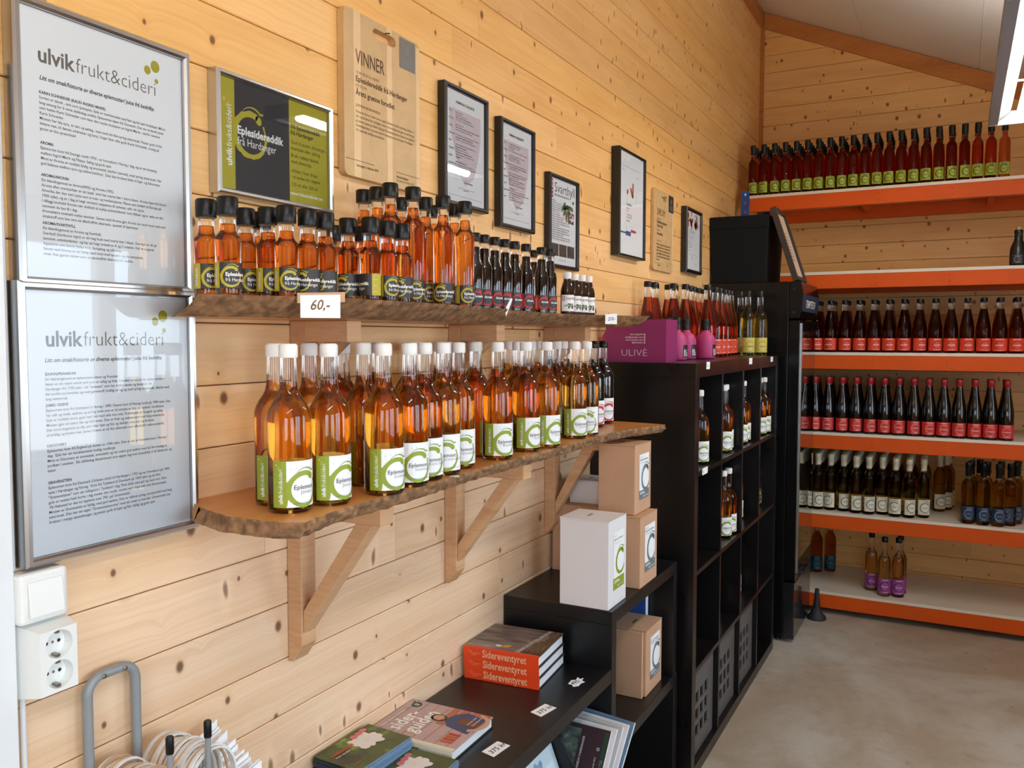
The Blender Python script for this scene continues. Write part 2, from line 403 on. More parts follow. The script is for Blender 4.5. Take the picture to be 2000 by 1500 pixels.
# far wall under the slope
g = G(); g.prism([(-0.05, 0), (ROOM_X + 0.1, 0), (ROOM_X + 0.1, ceil_z(ROOM_X + 0.1) + 0.032), (-0.05, CEIL0 + 0.052)], 1, ROOM_Y1 + 0.0125, ROOM_Y1 + 0.08, M_gap); wb = structure(g, 'wall_back')
for k in range(34):
    z0 = Z00 + k * PITCH; lo = max(z0, 0.0); hi = z0 + PITCH
    if lo > CEIL0 - 0.06: continue
    hi = min(hi, CEIL0 - 0.005)
    x = 0.0; lim = min(ROOM_X, (CEIL0 - lo) / SLOPE)
    cut = rb.uniform(1.2, 3.6)
    while x < lim - 0.01:
        e = min(cut, lim)
        if lim - e < 0.4: e = lim
        x0 = x
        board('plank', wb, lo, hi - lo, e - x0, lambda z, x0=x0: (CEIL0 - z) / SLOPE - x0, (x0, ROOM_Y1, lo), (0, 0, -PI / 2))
        x = e; cut = x + rb.uniform(1.8, 3.4)
# window wall across the room
def wallpart(g, y0, y1, z0, z1, mt): g.box((ROOM_X, y0, z0), (ROOM_X + 0.14, y1, z1), mt)
g = G(); M_rw = mat('right_wall_boards', (206, 160, 110), 0.6, noise=0.1, nscale=5)
top = ceil_z(ROOM_X)
wallpart(g, ROOM_Y0, ROOM_Y1, 0, WZ0, M_rw); wallpart(g, ROOM_Y0, ROOM_Y1, WZ1, top + 0.035, M_rw)
ys = [ROOM_Y0] + [q for w in WINDOWS for q in w] + [ROOM_Y1]
for i in range(0, len(ys), 2): wallpart(g, ys[i], ys[i + 1], WZ0, WZ1, M_rw)
structure(g, 'wall_right')
for i, (a, b) in enumerate(WINDOWS):
    g = G(); w = 0.05; x0, x1 = ROOM_X + 0.02, ROOM_X + 0.09; mid = (a + b) / 2
    for (y0, y1, z0, z1) in ((a, a + w, WZ0, WZ1), (b - w, b, WZ0, WZ1), (mid - 0.05, mid + 0.05, WZ0 + w, WZ1 - w), (a + w, b - w, WZ0, WZ0 + w), (a + w, b - w, WZ1 - w, WZ1)):
        g.box((x0, y0, z0), (x1, y1, z1), M_whitepaint)
    wo = structure(g, 'window_%d' % (i + 1))
    for (y0, y1) in ((a + w, mid - 0.05), (mid + 0.05, b - w)):
        g = G(); g.add([(ROOM_X + 0.05, y0, WZ0 + w), (ROOM_X + 0.05, y1, WZ0 + w), (ROOM_X + 0.05, y1, WZ1 - w), (ROOM_X + 0.05, y0, WZ1 - w)], [(0, 1, 2, 3)], M_glass)
        g.build('pane', wo)
M_fw = mat('front_wall_boards', (222, 196, 160), 0.6, noise=0.1, nscale=5)
def slopes(x0, x1, z0, z1=None): return [(x0, z0), (x1, z0), (x1, z1 if z1 else ceil_z(x1) + 0.032), (x0, z1 if z1 else ceil_z(x0) + 0.032)]
g = G()
for poly in (slopes(-0.05, FWX0, 0), slopes(FWX1, ROOM_X + 0.1, 0), slopes(FWX0, FWX1, 0, WZ0), slopes(FWX0, FWX1, WZ1)): g.prism(poly, 1, ROOM_Y0 - 0.08, ROOM_Y0, M_fw)
structure(g, 'wall_front')
g = G(); w = 0.05
for (x0, x1, z0, z1) in ((FWX0, FWX0 + w, WZ0, WZ1), (FWX1 - w, FWX1, WZ0, WZ1), (FWX0 + w, FWX1 - w, WZ0, WZ0 + w), (FWX0 + w, FWX1 - w, WZ1 - w, WZ1)): g.box((x0, ROOM_Y0 - 0.07, z0), (x1, ROOM_Y0 - 0.01, z1), M_whitepaint)
wo = structure(g, 'window_%d' % (len(WINDOWS) + 1))
g = G(); g.add([(FWX0 + w, ROOM_Y0 - 0.04, WZ0 + w), (FWX1 - w, ROOM_Y0 - 0.04, WZ0 + w), (FWX1 - w, ROOM_Y0 - 0.04, WZ1 - w), (FWX0 + w, ROOM_Y0 - 0.04, WZ1 - w)], [(0, 1, 2, 3)], M_glass); g.build('pane', wo)
# sloping white ceiling panels
g = G(); g.hexa([(-0.05, ROOM_Y0 - 0.05, ceil_z(-0.05) + 0.03), (ROOM_X + 0.2, ROOM_Y0 - 0.05, ceil_z(ROOM_X + 0.2) + 0.03), (ROOM_X + 0.2, ROOM_Y1 + 0.08, ceil_z(ROOM_X + 0.2) + 0.03), (-0.05, ROOM_Y1 + 0.08, ceil_z(-0.05) + 0.03),
                (-0.05, ROOM_Y0 - 0.05, ceil_z(-0.05) + 0.1), (ROOM_X + 0.2, ROOM_Y0 - 0.05, ceil_z(ROOM_X + 0.2) + 0.1), (ROOM_X + 0.2, ROOM_Y1 + 0.08, ceil_z(ROOM_X + 0.2) + 0.1), (-0.05, ROOM_Y1 + 0.08, ceil_z(-0.05) + 0.1)], M_white)
ce = structure(g, 'ceiling')
M_cpanel = mat('ceiling_panel_white', (240, 240, 240), 0.75, noise=0.03, nscale=2.5)
xs = [0.0, 0.62, 1.24, 1.86, 2.48, ROOM_X]; yy = ROOM_Y1
while yy > ROOM_Y0 + 0.1:
    y0 = max(ROOM_Y0, yy - 1.2)
    for i in range(5):
        a, b = xs[i] + 0.0006, xs[i + 1] - 0.0006
        g = G(); p = [(a, y0 + 0.0006), (b, y0 + 0.0006), (b, yy - 0.0006), (a, yy - 0.0006)]
        g.hexa([(x, y, ceil_z(x)) for x, y in p] + [(x, y, ceil_z(x) + 0.028) for x, y in p], M_cpanel)
        g.build('ceiling_panel', ce)
    yy = y0
# stained trims where walls meet the ceiling and each other
g = G(); g.box((0, ROOM_Y0, CEIL0 - 0.11), (0.018, ROOM_Y1, CEIL0 - 0.004), M_trim); structure(g, 'trim_1')
g = G(); a, b = 0.02, ROOM_X
g.hexa([(a, ROOM_Y1 - 0.018, ceil_z(a) - 0.105), (b, ROOM_Y1 - 0.018, ceil_z(b) - 0.105), (b, ROOM_Y1, ceil_z(b) - 0.105), (a, ROOM_Y1, ceil_z(a) - 0.105),
        (a, ROOM_Y1 - 0.018, ceil_z(a) - 0.004), (b, ROOM_Y1 - 0.018, ceil_z(b) - 0.004), (b, ROOM_Y1, ceil_z(b) - 0.004), (a, ROOM_Y1, ceil_z(a) - 0.004)], M_trim); structure(g, 'trim_2')
g = G(); g.box((0, ROOM_Y1 - 0.022, 0), (0.022, ROOM_Y1, CEIL0 - 0.11), M_trim); structure(g, 'trim_3')
g = G(); g.box((0, 0.50, 0), (0.022, 0.700, 2.5), M_whitepaint); o = g.build('trim_4', None, bevel=0.002, kind='structure')

# ------------------------------------------------------------------ fluorescent lamps
M_housing = mat('lamp_housing_grey', (132, 138, 148), 0.4)
M_refl = mat('lamp_reflector', (104, 106, 108), 0.4)
M_tube = mat('lit_tube', (255, 249, 238), 0.5, emit=62.0)
def lamp(y0, y1, label):
    L = y1 - y0; z = 2.50
    t = thing('ceiling_lamp', label, 'lamp', (1.39, y0, z), group='fluorescent ceiling lamps')
    g = G()
    g.prism([(-0.12, 0.0), (-0.085, 0.0), (-0.085, 0.012), (-0.114, 0.05), (-0.12, 0.05)], 1, 0, L, M_housing)
    g.prism([(0.12, 0.0), (0.12, 0.05), (0.114, 0.05), (0.085, 0.012), (0.085, 0.0)], 1, 0, L, M_housing)
    g.box((-0.12, -0.012, -0.002), (0.12, 0, 0.055), M_housing); g.box((-0.12, L, -0.002), (0.12, L + 0.012, 0.055), M_housing)
    g.build('housing', t)
    for sg in (-1, 1):
        g = G(); g.prism([(sg * 0.084, 0.012), (sg * 0.040, 0.045), (sg * 0.041, 0.049), (sg * 0.0845, 0.016)], 1, 0.004, L - 0.004, M_refl); g.build('reflector', t)
    g = G(); g.tube([(0.0, 0.07, 0.016), (0.0, L - 0.07, 0.016)], 0.021, 12, M_tube); g.build('fluorescent_tube', t)
    for yq in (0.4, L - 0.5):
        ztop = ceil_z(1.39) - z
        g = G(); g.box((-0.084, yq - 0.008, 0.0495), (0.084, yq + 0.008, 0.0535), M_housing); g.build('cross_strap', t); g = G(); g.tube([(0, yq, 0.054), (0, yq, ztop)], 0.003, 6, M_steel); g.build('hanging_wire', t)
    return t
lamp(2.75, 4.29, 'grey fluorescent trough lamp hanging in front of the orange rack')
lamp(-0.95, 0.59, 'added unseen fluorescent trough lamp near the front wall')  # out of view, added for more light on the near walls

# ------------------------------------------------------------------ framed sheets and boards on the left wall
def framed(y0, y1, z0, z1, fw, dep, fm, label, cat, art, group=None, paper=None, back=None):
    """y0..z1 is the visible sheet; art = list of (material, 2D art in metres, layer)"""
    t = thing('picture_frame', label, cat, (0.0015, y0, z0), group=group)
    W, H = y1 - y0, z1 - z0; f = fw
    g = G(); rim = [(0, -f), (dep - 0.004, -f), (dep, -f * 0.72), (dep, -f * 0.28), (dep - 0.004, 0), (0, 0)]
    cor = [(-1, -1), (1, -1), (1, 1), (-1, 1)]
    for k in range(4):                                               # four mitred bars
        vs = []
        for (cy, cz) in (cor[k], cor[(k + 1) % 4]):
            for (x, q) in rim:
                e = -q
                vs.append((x, (W + e) if cy > 0 else -e, (H + e) if cz > 0 else -e))
        n = len(rim)
        g.add(vs, [tuple(range(n - 1, -1, -1)), tuple(range(n, 2 * n))] + [(i, (i + 1) % n, n + (i + 1) % n, n + i) for i in range(n)], fm)
    fo = g.build('frame', t)
    bm = bmesh.new(); bm.from_mesh(fo.data); bmesh.ops.recalc_face_normals(bm, faces=bm.faces); bm.to_mesh(fo.data); bm.free()
    d = dep - 0.010
    g = G(); g.box((0.002, 0.0005, 0.0005), (d, W - 0.0005, H - 0.0005), paper or M_paper)
    for (mt, a, k) in art: g.flat(a, (d, 0, 0), (0, 1, 0), (0, 0, 1), mt, 0.0002 * (k + 1))
    g.build('printed_sheet', t)
    g = G(); g.add([(d + 0.003, 0, 0), (d + 0.003, W, 0), (d + 0.003, W, H), (d + 0.003, 0, H)], [(0, 1, 2, 3)], M_pane); g.build('glass_pane', t)
    return t
def lines(body, size, u, v, bold=0.0, ital=0.0, pitch=None):
    out = []
    for i, s in enumerate(body):
        if s: out.append(mv(T(s, size, bold, ital), u, v - i * (pitch or size * 1.25)))
    return out
def logo(u, v, w, k=0):
    """ulvikfrukt&cideri with its three dots"""
    a = mv(T('ulvik', w * 0.158, 0.022, width=w * 0.285), u, v); b = mv(T('frukt&cideri', w * 0.158, -0.012, width=w * 0.70), u + w * 0.295, v)
    return [(M_logoink, a, 0), (M_logoink, b, 0), (M_olive, ell(u + w * 1.0, v + w * 0.235, w * 0.043, w * 0.048), 0), (M_olive, ell(u + w * 0.925, v + w * 0.19, w * 0.032, w * 0.035), 0), (M_olive, ell(u + w * 1.01, v + w * 0.12, w * 0.018, w * 0.02), 0)]
UP = [['KARIN SCHNEIDER (RAUD INGRID MARIE)'], ['Sorten er dansk , sein sort (juleeple). Epla er mørkeraude med fast og litt sært fruktkjøt. Må ha', 'lang sesong for å verta skikkeleg utvikla. Eplesorten kjem frå Danmark. Det var ei dansk jente', 'som heitte Karin Schneider som fann den raude mutanten av Ingrid Marie - derfor namnet', 'Karin Schneider.', 'Mosten har lita syra, er lett og søtleg , men med ein fint syrleg ettersmak. Passar godt til litt', 'lettare mat, til dømes småretter og lunsj. Ungar likar ofte godt Karin Schneider, truleg på', 'grunn av lite syreinnhald'],
      ['AROMA'], ['Eplesorten kom frå Sverige rundt 1970 - er hovudsort i Noreg i dag, og er ein kryssing', 'mellom Ingrid Marie og Filippa. Saftig og godt eple.', 'Most av Aroma er middels fyldig og aromatisk (derfor namnet), med syrleg ettersmak. Har', 'god balanse mellom syre og sukker(sødme).  Den kan brukast både til kjøt- og fiskerettar.'],
      ['AROMA/ARONIA'], ['Ein blandingsmost av Aroma(90%) og Aronia (10%).', 'Aronia eller svartsurbær er ein busk  som har svarte bær i store klasar. Aronia kjem frå Nord-', 'Amerika der den vart nytta som ei mat- og medisinplante. Planta vart innført til Europa på', '1900 tallet, og er i dag ei høgt verdsett matplante til syltetøy, saft, vin og te.', 'I tillegg inneheld Aronia nær dobbelt så mykje antioksidantar som blåbær og er nøko av det', 'sunnaste du kan få i dag.', 'Aroniabæra inneheld mykje tanniner. Saman med Aroma gjev Aronia ein raud most med meir', 'smakstoff som kan vera eit alkoholfritt alternativ, spesielt til kjøtrettar.'],
      ['AROMA/SVARTHYLL'], ['Ein blandingsmost av Aroma og Svarthyll.', 'Svarthyll (Sambucus nigra) er ein høg busk med svarte bær i klasar. Svarthyll er rik på', 'tanniner, antioksidantar  og har eit høgt innhald av A og C-vitamin. Hyll er ei gamal', 'legeplante som kunne hjelpa mot  forkjøling og influensa.', 'Saman med Aroma er ein fyldig raud most med tyngde i og litt snerpande', 'smak. Kan gjerne nyttast som eit alkoholfritt alternativ til raudvin.']]
def sheet_text(blocks, starts, W, H, size, pitch):
    art = []
    for i, v in enumerate(starts):
        art += [(M_ink, a, 0) for a in lines(blocks[2 * i], size, 0.10 * W, v * H, bold=0.03)]
        art += [(M_ink, a, 0) for a in lines(blocks[2 * i + 1], size, 0.10 * W, v * H - pitch, bold=0.012, pitch=pitch)]
    return art
W, H = 0.278, 0.378
art = logo(0.097 * W, 0.808 * H, 0.715 * W) + [(M_ink, mv(T('Litt om smak/historie av diverse eplemostar/ juice frå bedrifta:', 0.0088, 0.025, 0.25, width=0.695 * W), 0.104 * W, 0.742 * H), 0)]
art += sheet_text(UP, (0.690, 0.503, 0.383, 0.203), W, H, 0.0056, 0.0073)
framed(0.731, 1.009, 1.655, 2.033, 0.012, 0.026, M_alu, 'upper large silver frame holding a printed sheet about apple juice', 'picture frame', art)
LO = [['IDUNN/FRANSKAR'], ['Ein blandingsmost av eplesortane Idunn og Franskar.', 'Idunn er ein nyare norsk sort som er saftig og frisk. Franskar er ein av dei eldste sortane i', 'Hardanger frå 1700 talet - eit "tanneple" som har mykje tannin og karakter. Ein', 'litt moden sur/smaken og med garvestoff, kraftig syrleg og med syrleg ettersmak, tilbyde med', 'lang ettersmak.'],
      ['JAMES GRIEVE'], ['Eplesorten kom frå Skottland til Noreg i 1890. Denne kom til Noreg rundt på 1900 talet. Den', 'har saft og smak, epleme og syrleg smak som er så omtykt at den var eplesal i butikkane.', 'Epla er middels store, gule med lyst raud side mot sola. Fruktkjøtet er lausgult og saftig.', 'Mosten gjev eit svært lite og mild smak. Den er frisk og velbalansert med lang ettersmak.', 'Det store begeistra av alle som likar kjøt og fisk og skaldyr, men kan og brukast', 'til kraftig og krydra mat. James Grieve er eit fint alternativ som alkoholfri velkomstdrikk.'],
      ['DISCOVERY'], ['Eplesorten kom frå England på slutten av 1940 talet. Den er ein av hovudsortane i Noreg i', 'dag.  Epla har ein karakteristisk kraftig raudfarge.', 'Most av Discovery er aromatisk, aromatisk og har svært god sødme med eit fint innslag av', 'jordbær i smaken.  Ein skikkeleg dessertmost som eignar seg som kosedrikk el til dessertar og', 'kaker'],
      ['GRAVENSTEIN'], ['Eplesorten kom frå Danmark (Gråsten slott) til Hardanger i 1792 og var hovudsort på 1900', 'talet i Hardanger og Noreg.  Kom frå Tyskland til Danmark på 1600 talet og ein finn', '"Gravensteiner" som ein tidlegsort i Tyskland i dag. Finst både som gul og raud sort. Den', 'gule er nesten heilt borte i dag medan den raude  sorten vert mest selt som konsumeple.', ' På Hakastad er det no nyplanta over 700  gul Gravenstein.', 'Mosten av Gravenstein er fyldig, med god sødme. Den er diskret syrleg, karakterfull med lang', 'ettersmak. Den har ein eigen "Gravensteinaroma" med ein smak av mandel. Gravenstein kan', 'brukast i mange samanhengar, og passar godt til kjøt og fisk. Saftig og godt eple']]
W, H = 0.283, 0.383
art = logo(0.106 * W, 0.79 * H, 0.72 * W) + [(M_ink, mv(T('Litt om smak/historie av diverse eplemostar/ juice frå bedrifta:', 0.0088, 0.02, 0.25, width=0.715 * W), 0.10 * W, 0.730 * H), 0)]
art += sheet_text(LO, (0.680, 0.562, 0.408, 0.268), W, H, 0.0057, 0.0072)
framed(0.726, 1.009, 1.254, 1.637, 0.012, 0.028, M_alu, 'lower large silver frame mirroring the windows above the light switch', 'picture frame', art)
# yellow and charcoal poster
W, H = 0.29, 0.197
tx = 0.628 * W
art = [(M_charcoal, rect(0.13 * W, 0, 0.612 * W, H), 0), (M_whiteink, mv(rot90(T('ulvik', 0.0185, 0.03, width=0.032)), 0.103 * W, 0.215 * H), 0), (M_whiteink, mv(rot90(T('frukt&cideri', 0.0185, 0.0, width=0.074)), 0.103 * W, 0.215 * H + 0.0335), 0)]
art += [(M_ylab, ell(0.045 * W, 0.80 * H, 0.0035, 0.0045), 0), (M_ylab, ell(0.075 * W, 0.775 * H, 0.002, 0.0028), 0), (M_ylab, ell(0.062 * W, 0.745 * H, 0.0018, 0.0022), 0)]
art += [(M_olive, a, 1) for a in swirl(0.262 * W, 0.535 * H, 0.0385, 40, 0.035)]
art += [(M_whiteink, mv(T('Eplesidereddik', 0.0205, 0.03, width=0.404 * W), 0.148 * W, 0.525 * H), 2), (M_whiteink, mv(T('frå Hardanger', 0.0205, 0.0, width=0.338 * W), 0.148 * W, 0.425 * H), 2)]
art += [(M_blackink, a, 0) for a in lines(['5% Eplesidereddik', 'frå Hardanger'], 0.0115, tx, 0.725 * H, 0.02, pitch=0.012)]
for s, v in ((['God til sausar, dressingar,', 'marinade eller sylting.'], 0.575), (['Bruk i salatar blanda', 'med olivenolje.'], 0.445), (['«Helse i kvar dråpe', '- ei teskei om dagen»'], 0.295), (['125 ml eller 250 ml'], 0.16)):
    art += [(M_blackink, a, 0) for a in lines(s, 0.0098, tx, v * H, pitch=0.0118)]
art += [(M_whiteink, mv(T('www.hakastadsider.no', 0.0098, 0.01, width=0.325 * W), tx - 0.003, 0.072 * H), 0)]
framed(1.090, 1.380, 1.836, 2.033, 0.010, 0.024, M_alu, 'silver framed yellow and black cider vinegar poster', 'poster', art, paper=M_olive)

# engraved wooden prize boards with a hand hole
M_board = mat('laminated_board', (204, 168, 118), 0.5, noise=0.10, nscale=30); M_stripe = mat('pale_board_stripe', (226, 192, 144), 0.5, noise=0.06, nscale=30); M_engr = mat('engraving', (96, 68, 44), 0.8)
M_plate = mat('grey_metal_plate', (112, 104, 96), 0.4, noise=0.15, nscale=300)
def slotted_board(name, label, y0, y1, z0, z1, dep, hole, stripes, art, plate, r=0.014, platemat=None):
    t = thing(name, label, 'wooden board', (0.0015, y0, z0)); W, H = y1 - y0, z1 - z0
    outer = []
    for (cx, cz, a0) in ((W - r, H - r, 0), (r, H - r, 90), (r, r, 180), (W - r, r, 270)):
        outer += [(cx + r * math.cos(math.radians(a0 + q)), cz + r * math.sin(math.radians(a0 + q))) for q in (0, 30, 60, 90)]
    hx, hz, hl, hr = hole; inner = []
    for (cx, a0) in ((hx + hl, -90), (hx - hl, 90)):
        inner += [(cx + hr * math.cos(math.radians(a0 + q)), hz + hr * math.sin(math.radians(a0 + q))) for q in (0, 30, 60, 90, 120, 150, 180)]
    bm = bmesh.new()
    lo = [bm.verts.new((0, a, b)) for a, b in outer]; li = [bm.verts.new((0, a, b)) for a, b in inner]
    es = [bm.edges.new((lo[i], lo[(i + 1) % len(lo)])) for i in range(len(lo))] + [bm.edges.new((li[i], li[(i + 1) % len(li)])) for i in range(len(li))]
    bmesh.ops.triangle_fill(bm, edges=es, use_beauty=True)
    ex = bmesh.ops.extrude_face_region(bm, geom=list(bm.faces))
    bmesh.ops.translate(bm, vec=(dep, 0, 0), verts=[v for v in ex['geom'] if isinstance(v, bmesh.types.BMVert)])
    bmesh.ops.recalc_face_normals(bm, faces=bm.faces)
    me = bpy.data.meshes.new('board'); bm.to_mesh(me); bm.free(); me.materials.append(M_board)
    o = bpy.data.objects.new('board', me); COL.objects.link(o); o.parent = t
    g = G()
    for (a, b, segs) in stripes:
        for (v0, v1) in segs: g.flat(rect(a * W, v0 * H, b * W, v1 * H), (dep, 0, 0), (0, 1, 0), (0, 0, 1), M_stripe, 0.0003)
    for a, k in art: g.flat(a, (dep, 0, 0), (0, 1, 0), (0, 0, 1), M_engr, 0.0006 + 0.0002 * k)
    g.build('engraved_face', t)
    g = G(); u0, u1, v0, v1 = plate
    g.box((dep + 0.0003, u0 * W, v0 * H), (dep + 0.0012, u1 * W, v1 * H), platemat or M_plate)
    g.flat(ell((u0 + u1) / 2 * W, (v0 * 0.35 + v1 * 0.65) * H, 0.12 * (u1 - u0) * W, 0.16 * (v1 - v0) * H), (dep + 0.0013, 0, 0), (0, 1, 0), (0, 0, 1), M_greyink, 0.0002)
    for q in range(4): g.flat(rect((u0 + 0.03) * W, (v0 + (0.10 + 0.08 * q) * (v1 - v0)) * H, (u1 - 0.035) * W, (v0 + (0.13 + 0.08 * q) * (v1 - v0)) * H), (dep + 0.0013, 0, 0), (0, 1, 0), (0, 0, 1), M_greyink, 0.0002)
    g.build('badge_plate', t)
    g = G(); g.tube([(0.001, hx, hz + hr + 0.002), (dep + 0.012, hx + 0.004, hz + hr - 0.001)], 0.0012, 6, M_black); g.build('nail', t)
    return t
W, H = 0.283, 0.353
A = [(mv(T('VINNER', 0.043, 0.005, width=0.365 * W), 0.138 * W, 0.688 * H), 0), (mv(T('ULVIK FRUKT & CIDERI', 0.008, -0.01), 0.138 * W, 0.628 * H), 0), (mv(T('Eplesidereddik frå Hardanger', 0.0165, 0.02, width=0.675 * W), 0.138 * W, 0.581 * H), 0),
     (mv(T('KATEGORI', 0.008, -0.01), 0.138 * W, 0.548 * H), 0), (mv(T('Årets grønne foredlet', 0.0165, 0.02, width=0.50 * W), 0.138 * W, 0.499 * H), 0), (mv(T('JURYENS BEGRUNNELSE', 0.008, 0.0), 0.138 * W, 0.430 * H), 0)]
A += [(a, 0) for a in lines(['Vinneren har en smak som er god, balansert, frisk og fyldig. Luktar er', 'ren og karakterfull. Syrlighet toner på en måte som gjør at ein får lyst', 'på denne typen produkt i Norge. Presentasjonen er basert på godsete', 'hovedingrediens og viser vei for nyskaping og innovasjon. Produktet', 'har samtidig utallige anvendelser.'], 0.0078, 0.136 * W, 0.392 * H, 0.0, pitch=0.0098)]
A += [(rect(0.011 * W, 0.100 * H, 0.364 * W, 0.103 * H), 0), (rect(0.661 * W, 0.099 * H, 0.99 * W, 0.102 * H), 0), (mv(T('Stavanger 3. februar 2020', 0.0075, 0.015), 0.14 * W, 0.066 * H), 0), (mv(T('Brede Hellegen', 0.0075, 0.02), 0.66 * W, 0.066 * H), 0), (mv(T('Det Norske Måltid 2020', 0.007), 0.66 * W, 0.042 * H), 0)]
slotted_board('prize_board', 'large pale wooden winner board with oblong hand hole', 1.432, 1.715, 1.917, 2.270, 0.017, (0.51 * W, 0.925 * H, 0.115 * W, 0.030 * H),
              [(0.115, 0.20, [(0.0, 1.0)]), (0.535, 0.605, [(0.0, 0.885), (0.962, 1.0)]), (0.945, 0.998, [(0.03, 0.97)])], A, (0.71, 0.93, 0.79, 0.985))
W, H = 0.282, 0.349
A = [(mv(T('DIPLOM', 0.042, 0.0, width=0.38 * W), 0.16 * W, 0.685 * H), 0), (mv(T('SERTIFISERING', 0.0085), 0.165 * W, 0.63 * H), 0), (mv(T('Kvalmsøt eplemost', 0.018, 0.02, width=0.48 * W), 0.165 * W, 0.585 * H), 0), (mv(T('Karin Raud', 0.018, 0.02), 0.165 * W, 0.538 * H), 0), (mv(T('KATEGORI', 0.0085), 0.16 * W, 0.49 * H), 0), (mv(T('Årets drikke', 0.016, 0.02), 0.152 * W, 0.441 * H), 0), (mv(T('OM PRODUKTET', 0.0085), 0.155 * W, 0.36 * H), 0)]
A += [(a, 0) for a in lines(['Mosten er fyldig, rund og harmonisk med', 'tydeleg smak av eple. Fin balanse mellom', 'sødme og syre, og ein lang ettersmak med', 'god munnfylde. Produktet er godt eigna', 'til mat og som eit alkoholfritt alternativ', 'for alle.'], 0.0115, 0.156 * W, 0.315 * H, 0.02, pitch=0.0132)]
A += [(rect(0.03 * W, 0.085 * H, 0.42 * W, 0.088 * H), 0), (rect(0.68 * W, 0.115 * H, 0.97 * W, 0.118 * H), 0), (mv(T('Oslo 2019', 0.009, 0.02), 0.2 * W, 0.055 * H), 0), (mv(T('Leiar', 0.009, 0.02), 0.68 * W, 0.075 * H), 0)]
slotted_board('diploma_board', 'narrow looking wooden diploma board with black badge', 3.491, 3.773, 1.864, 2.213, 0.012, (0.5 * W, 0.905 * H, 0.09 * W, 0.028 * H), [(0.93, 0.99, [(0.03, 0.97)])], A, (0.74, 0.985, 0.775, 0.985), platemat=M_charcoal)
# black framed certificates
M_pinkwash = mat('pale_pink_print', (226, 208, 214), 0.7); M_thin = mat('thin_grey_ink', (128, 124, 126), 0.7)
def certificate(y0, y1, z0, z1, title, label):
    W, H = y1 - y0, z1 - z0; rn = random.Random(len(title))
    sh = ([(0.10 * W, 0.84 * H), (0.90 * W, 0.84 * H), (0.90 * W, 0.62 * H), (0.82 * W, 0.42 * H), (0.72 * W, 0.26 * H), (0.5 * W, 0.16 * H), (0.36 * W, 0.26 * H), (0.26 * W, 0.42 * H), (0.14 * W, 0.62 * H)], [tuple(range(8, -1, -1))])
    a = [(M_pinkwash, sh, 0), (M_ink, mv(T(title, 0.0095, 0.02, width=0.47 * W), 0.26 * W, 0.893 * H), 1)]
    v = 0.805
    left = ['Namn', 'Adresse', 'Org.nr.', 'Kommune', 'Stad', 'Gyldig til', 'Styrar', 'Stadfortredar', 'Dato']
    words = 'Ulvik Frukt og Cideri Hakastad løyve gjeld for sal av alkoholhaldig drikk etter alkohollova kapittel tre og fire med vilkår om internkontroll styrar kommunestyret vedtak fram til'.split()
    for i in range(26):
        if i % 3 == 0 and i // 3 < len(left): a.append((M_ink, mv(T(left[i // 3], 0.0068, 0.01), 0.09 * W, v * H), 1))
        s = ' '.join(rn.choice(words) for _ in range(rn.choice([3, 5, 6, 7])))[:44]
        if i not in (4, 8, 12, 19): a.append((M_thin if i % 2 else M_ink, mv(T(s, 0.0064, 0.01), 0.25 * W, v * H), 1))
        v -= 0.0222
    a += [(M_ink, mv(T('Ulvik kommune', 0.007, 0.01), 0.46 * W, 0.19 * H), 1), (M_thin, rect(0.32 * W, 0.135 * H, 0.74 * W, 0.138 * H), 1), (M_thin, mv(T('underskrift', 0.0064), 0.44 * W, 0.118 * H), 1), (M_thin, rect(0.06 * W, 0.06 * H, 0.94 * W, 0.063 * H), 1)]
    framed(y0, y1, z0, z1, 0.0115, 0.024, M_blackfr, label, 'picture frame', a)
certificate(1.833, 2.032, 1.922, 2.206, 'KOMMUNALT SALSLØYVE', 'black framed licence certificate right beside the prize board')
certificate(2.127, 2.321, 1.898, 2.184, 'KOMMUNALT SKJENKELØYVE', 'lower of two matching black framed pink licence certificates')
W, H = 0.209, 0.276
M_leaf = mat('leaf_print', (72, 104, 66), 0.6); M_berry = mat('berry_print', (58, 52, 64), 0.6); M_photo = mat('dark_photo_print', (92, 84, 76), 0.5, noise=0.6, nscale=60); M_frred = mat('raspberry_print', (150, 34, 70), 0.6)
a = [(M_frred, rect(0.02 * W, 0.77 * H, 0.125 * W, 0.985 * H), 0), (M_whiteink, mv(rot90(T('Frøy', 0.021, 0.02, width=0.052)), 0.105 * W, 0.79 * H), 1), (M_blackink, mv(T('Svarthyll', 0.045, -0.005, width=0.76 * W), 0.175 * W, 0.845 * H), 0), (M_blackink, mv(T('MED SUPER-ANTIOKSIDANTAR', 0.009, 0.01, width=0.55 * W), 0.18 * W, 0.80 * H), 0), (M_ink, rect(0.86 * W, 0.76 * H, 0.92 * W, 0.795 * H), 0)]
for (x, y, r) in ((0.62, 0.70, 0.3), (0.72, 0.665, -0.7), (0.56, 0.655, 1.1), (0.70, 0.61, -1.2), (0.62, 0.60, 1.7), (0.80, 0.70, -0.2), (0.52, 0.70, 0.8)): a.append((M_leaf, ell(x * W, y * H, 0.105 * W, 0.028 * H, 10, r), 1))
rn = random.Random(5)
for i in range(26): a.append((M_berry, ell((0.80 + rn.uniform(-0.11, 0.11)) * W, (0.585 + rn.uniform(-0.075, 0.06)) * H, 0.022 * W, 0.014 * H, 7), 2))
v = 0.735
for i, n in enumerate((12, 24, 30, 26, 28, 20, 22, 34, 30, 40, 44, 20, 44, 42, 44, 30, 46, 44)):
    a.append((M_thin, mv(T(('Svarthyll er ein gamal medisinplante med mykje god smak og helse i bæra')[:n], 0.0078, 0.012), 0.06 * W, v * H), 0)); v -= 0.0262
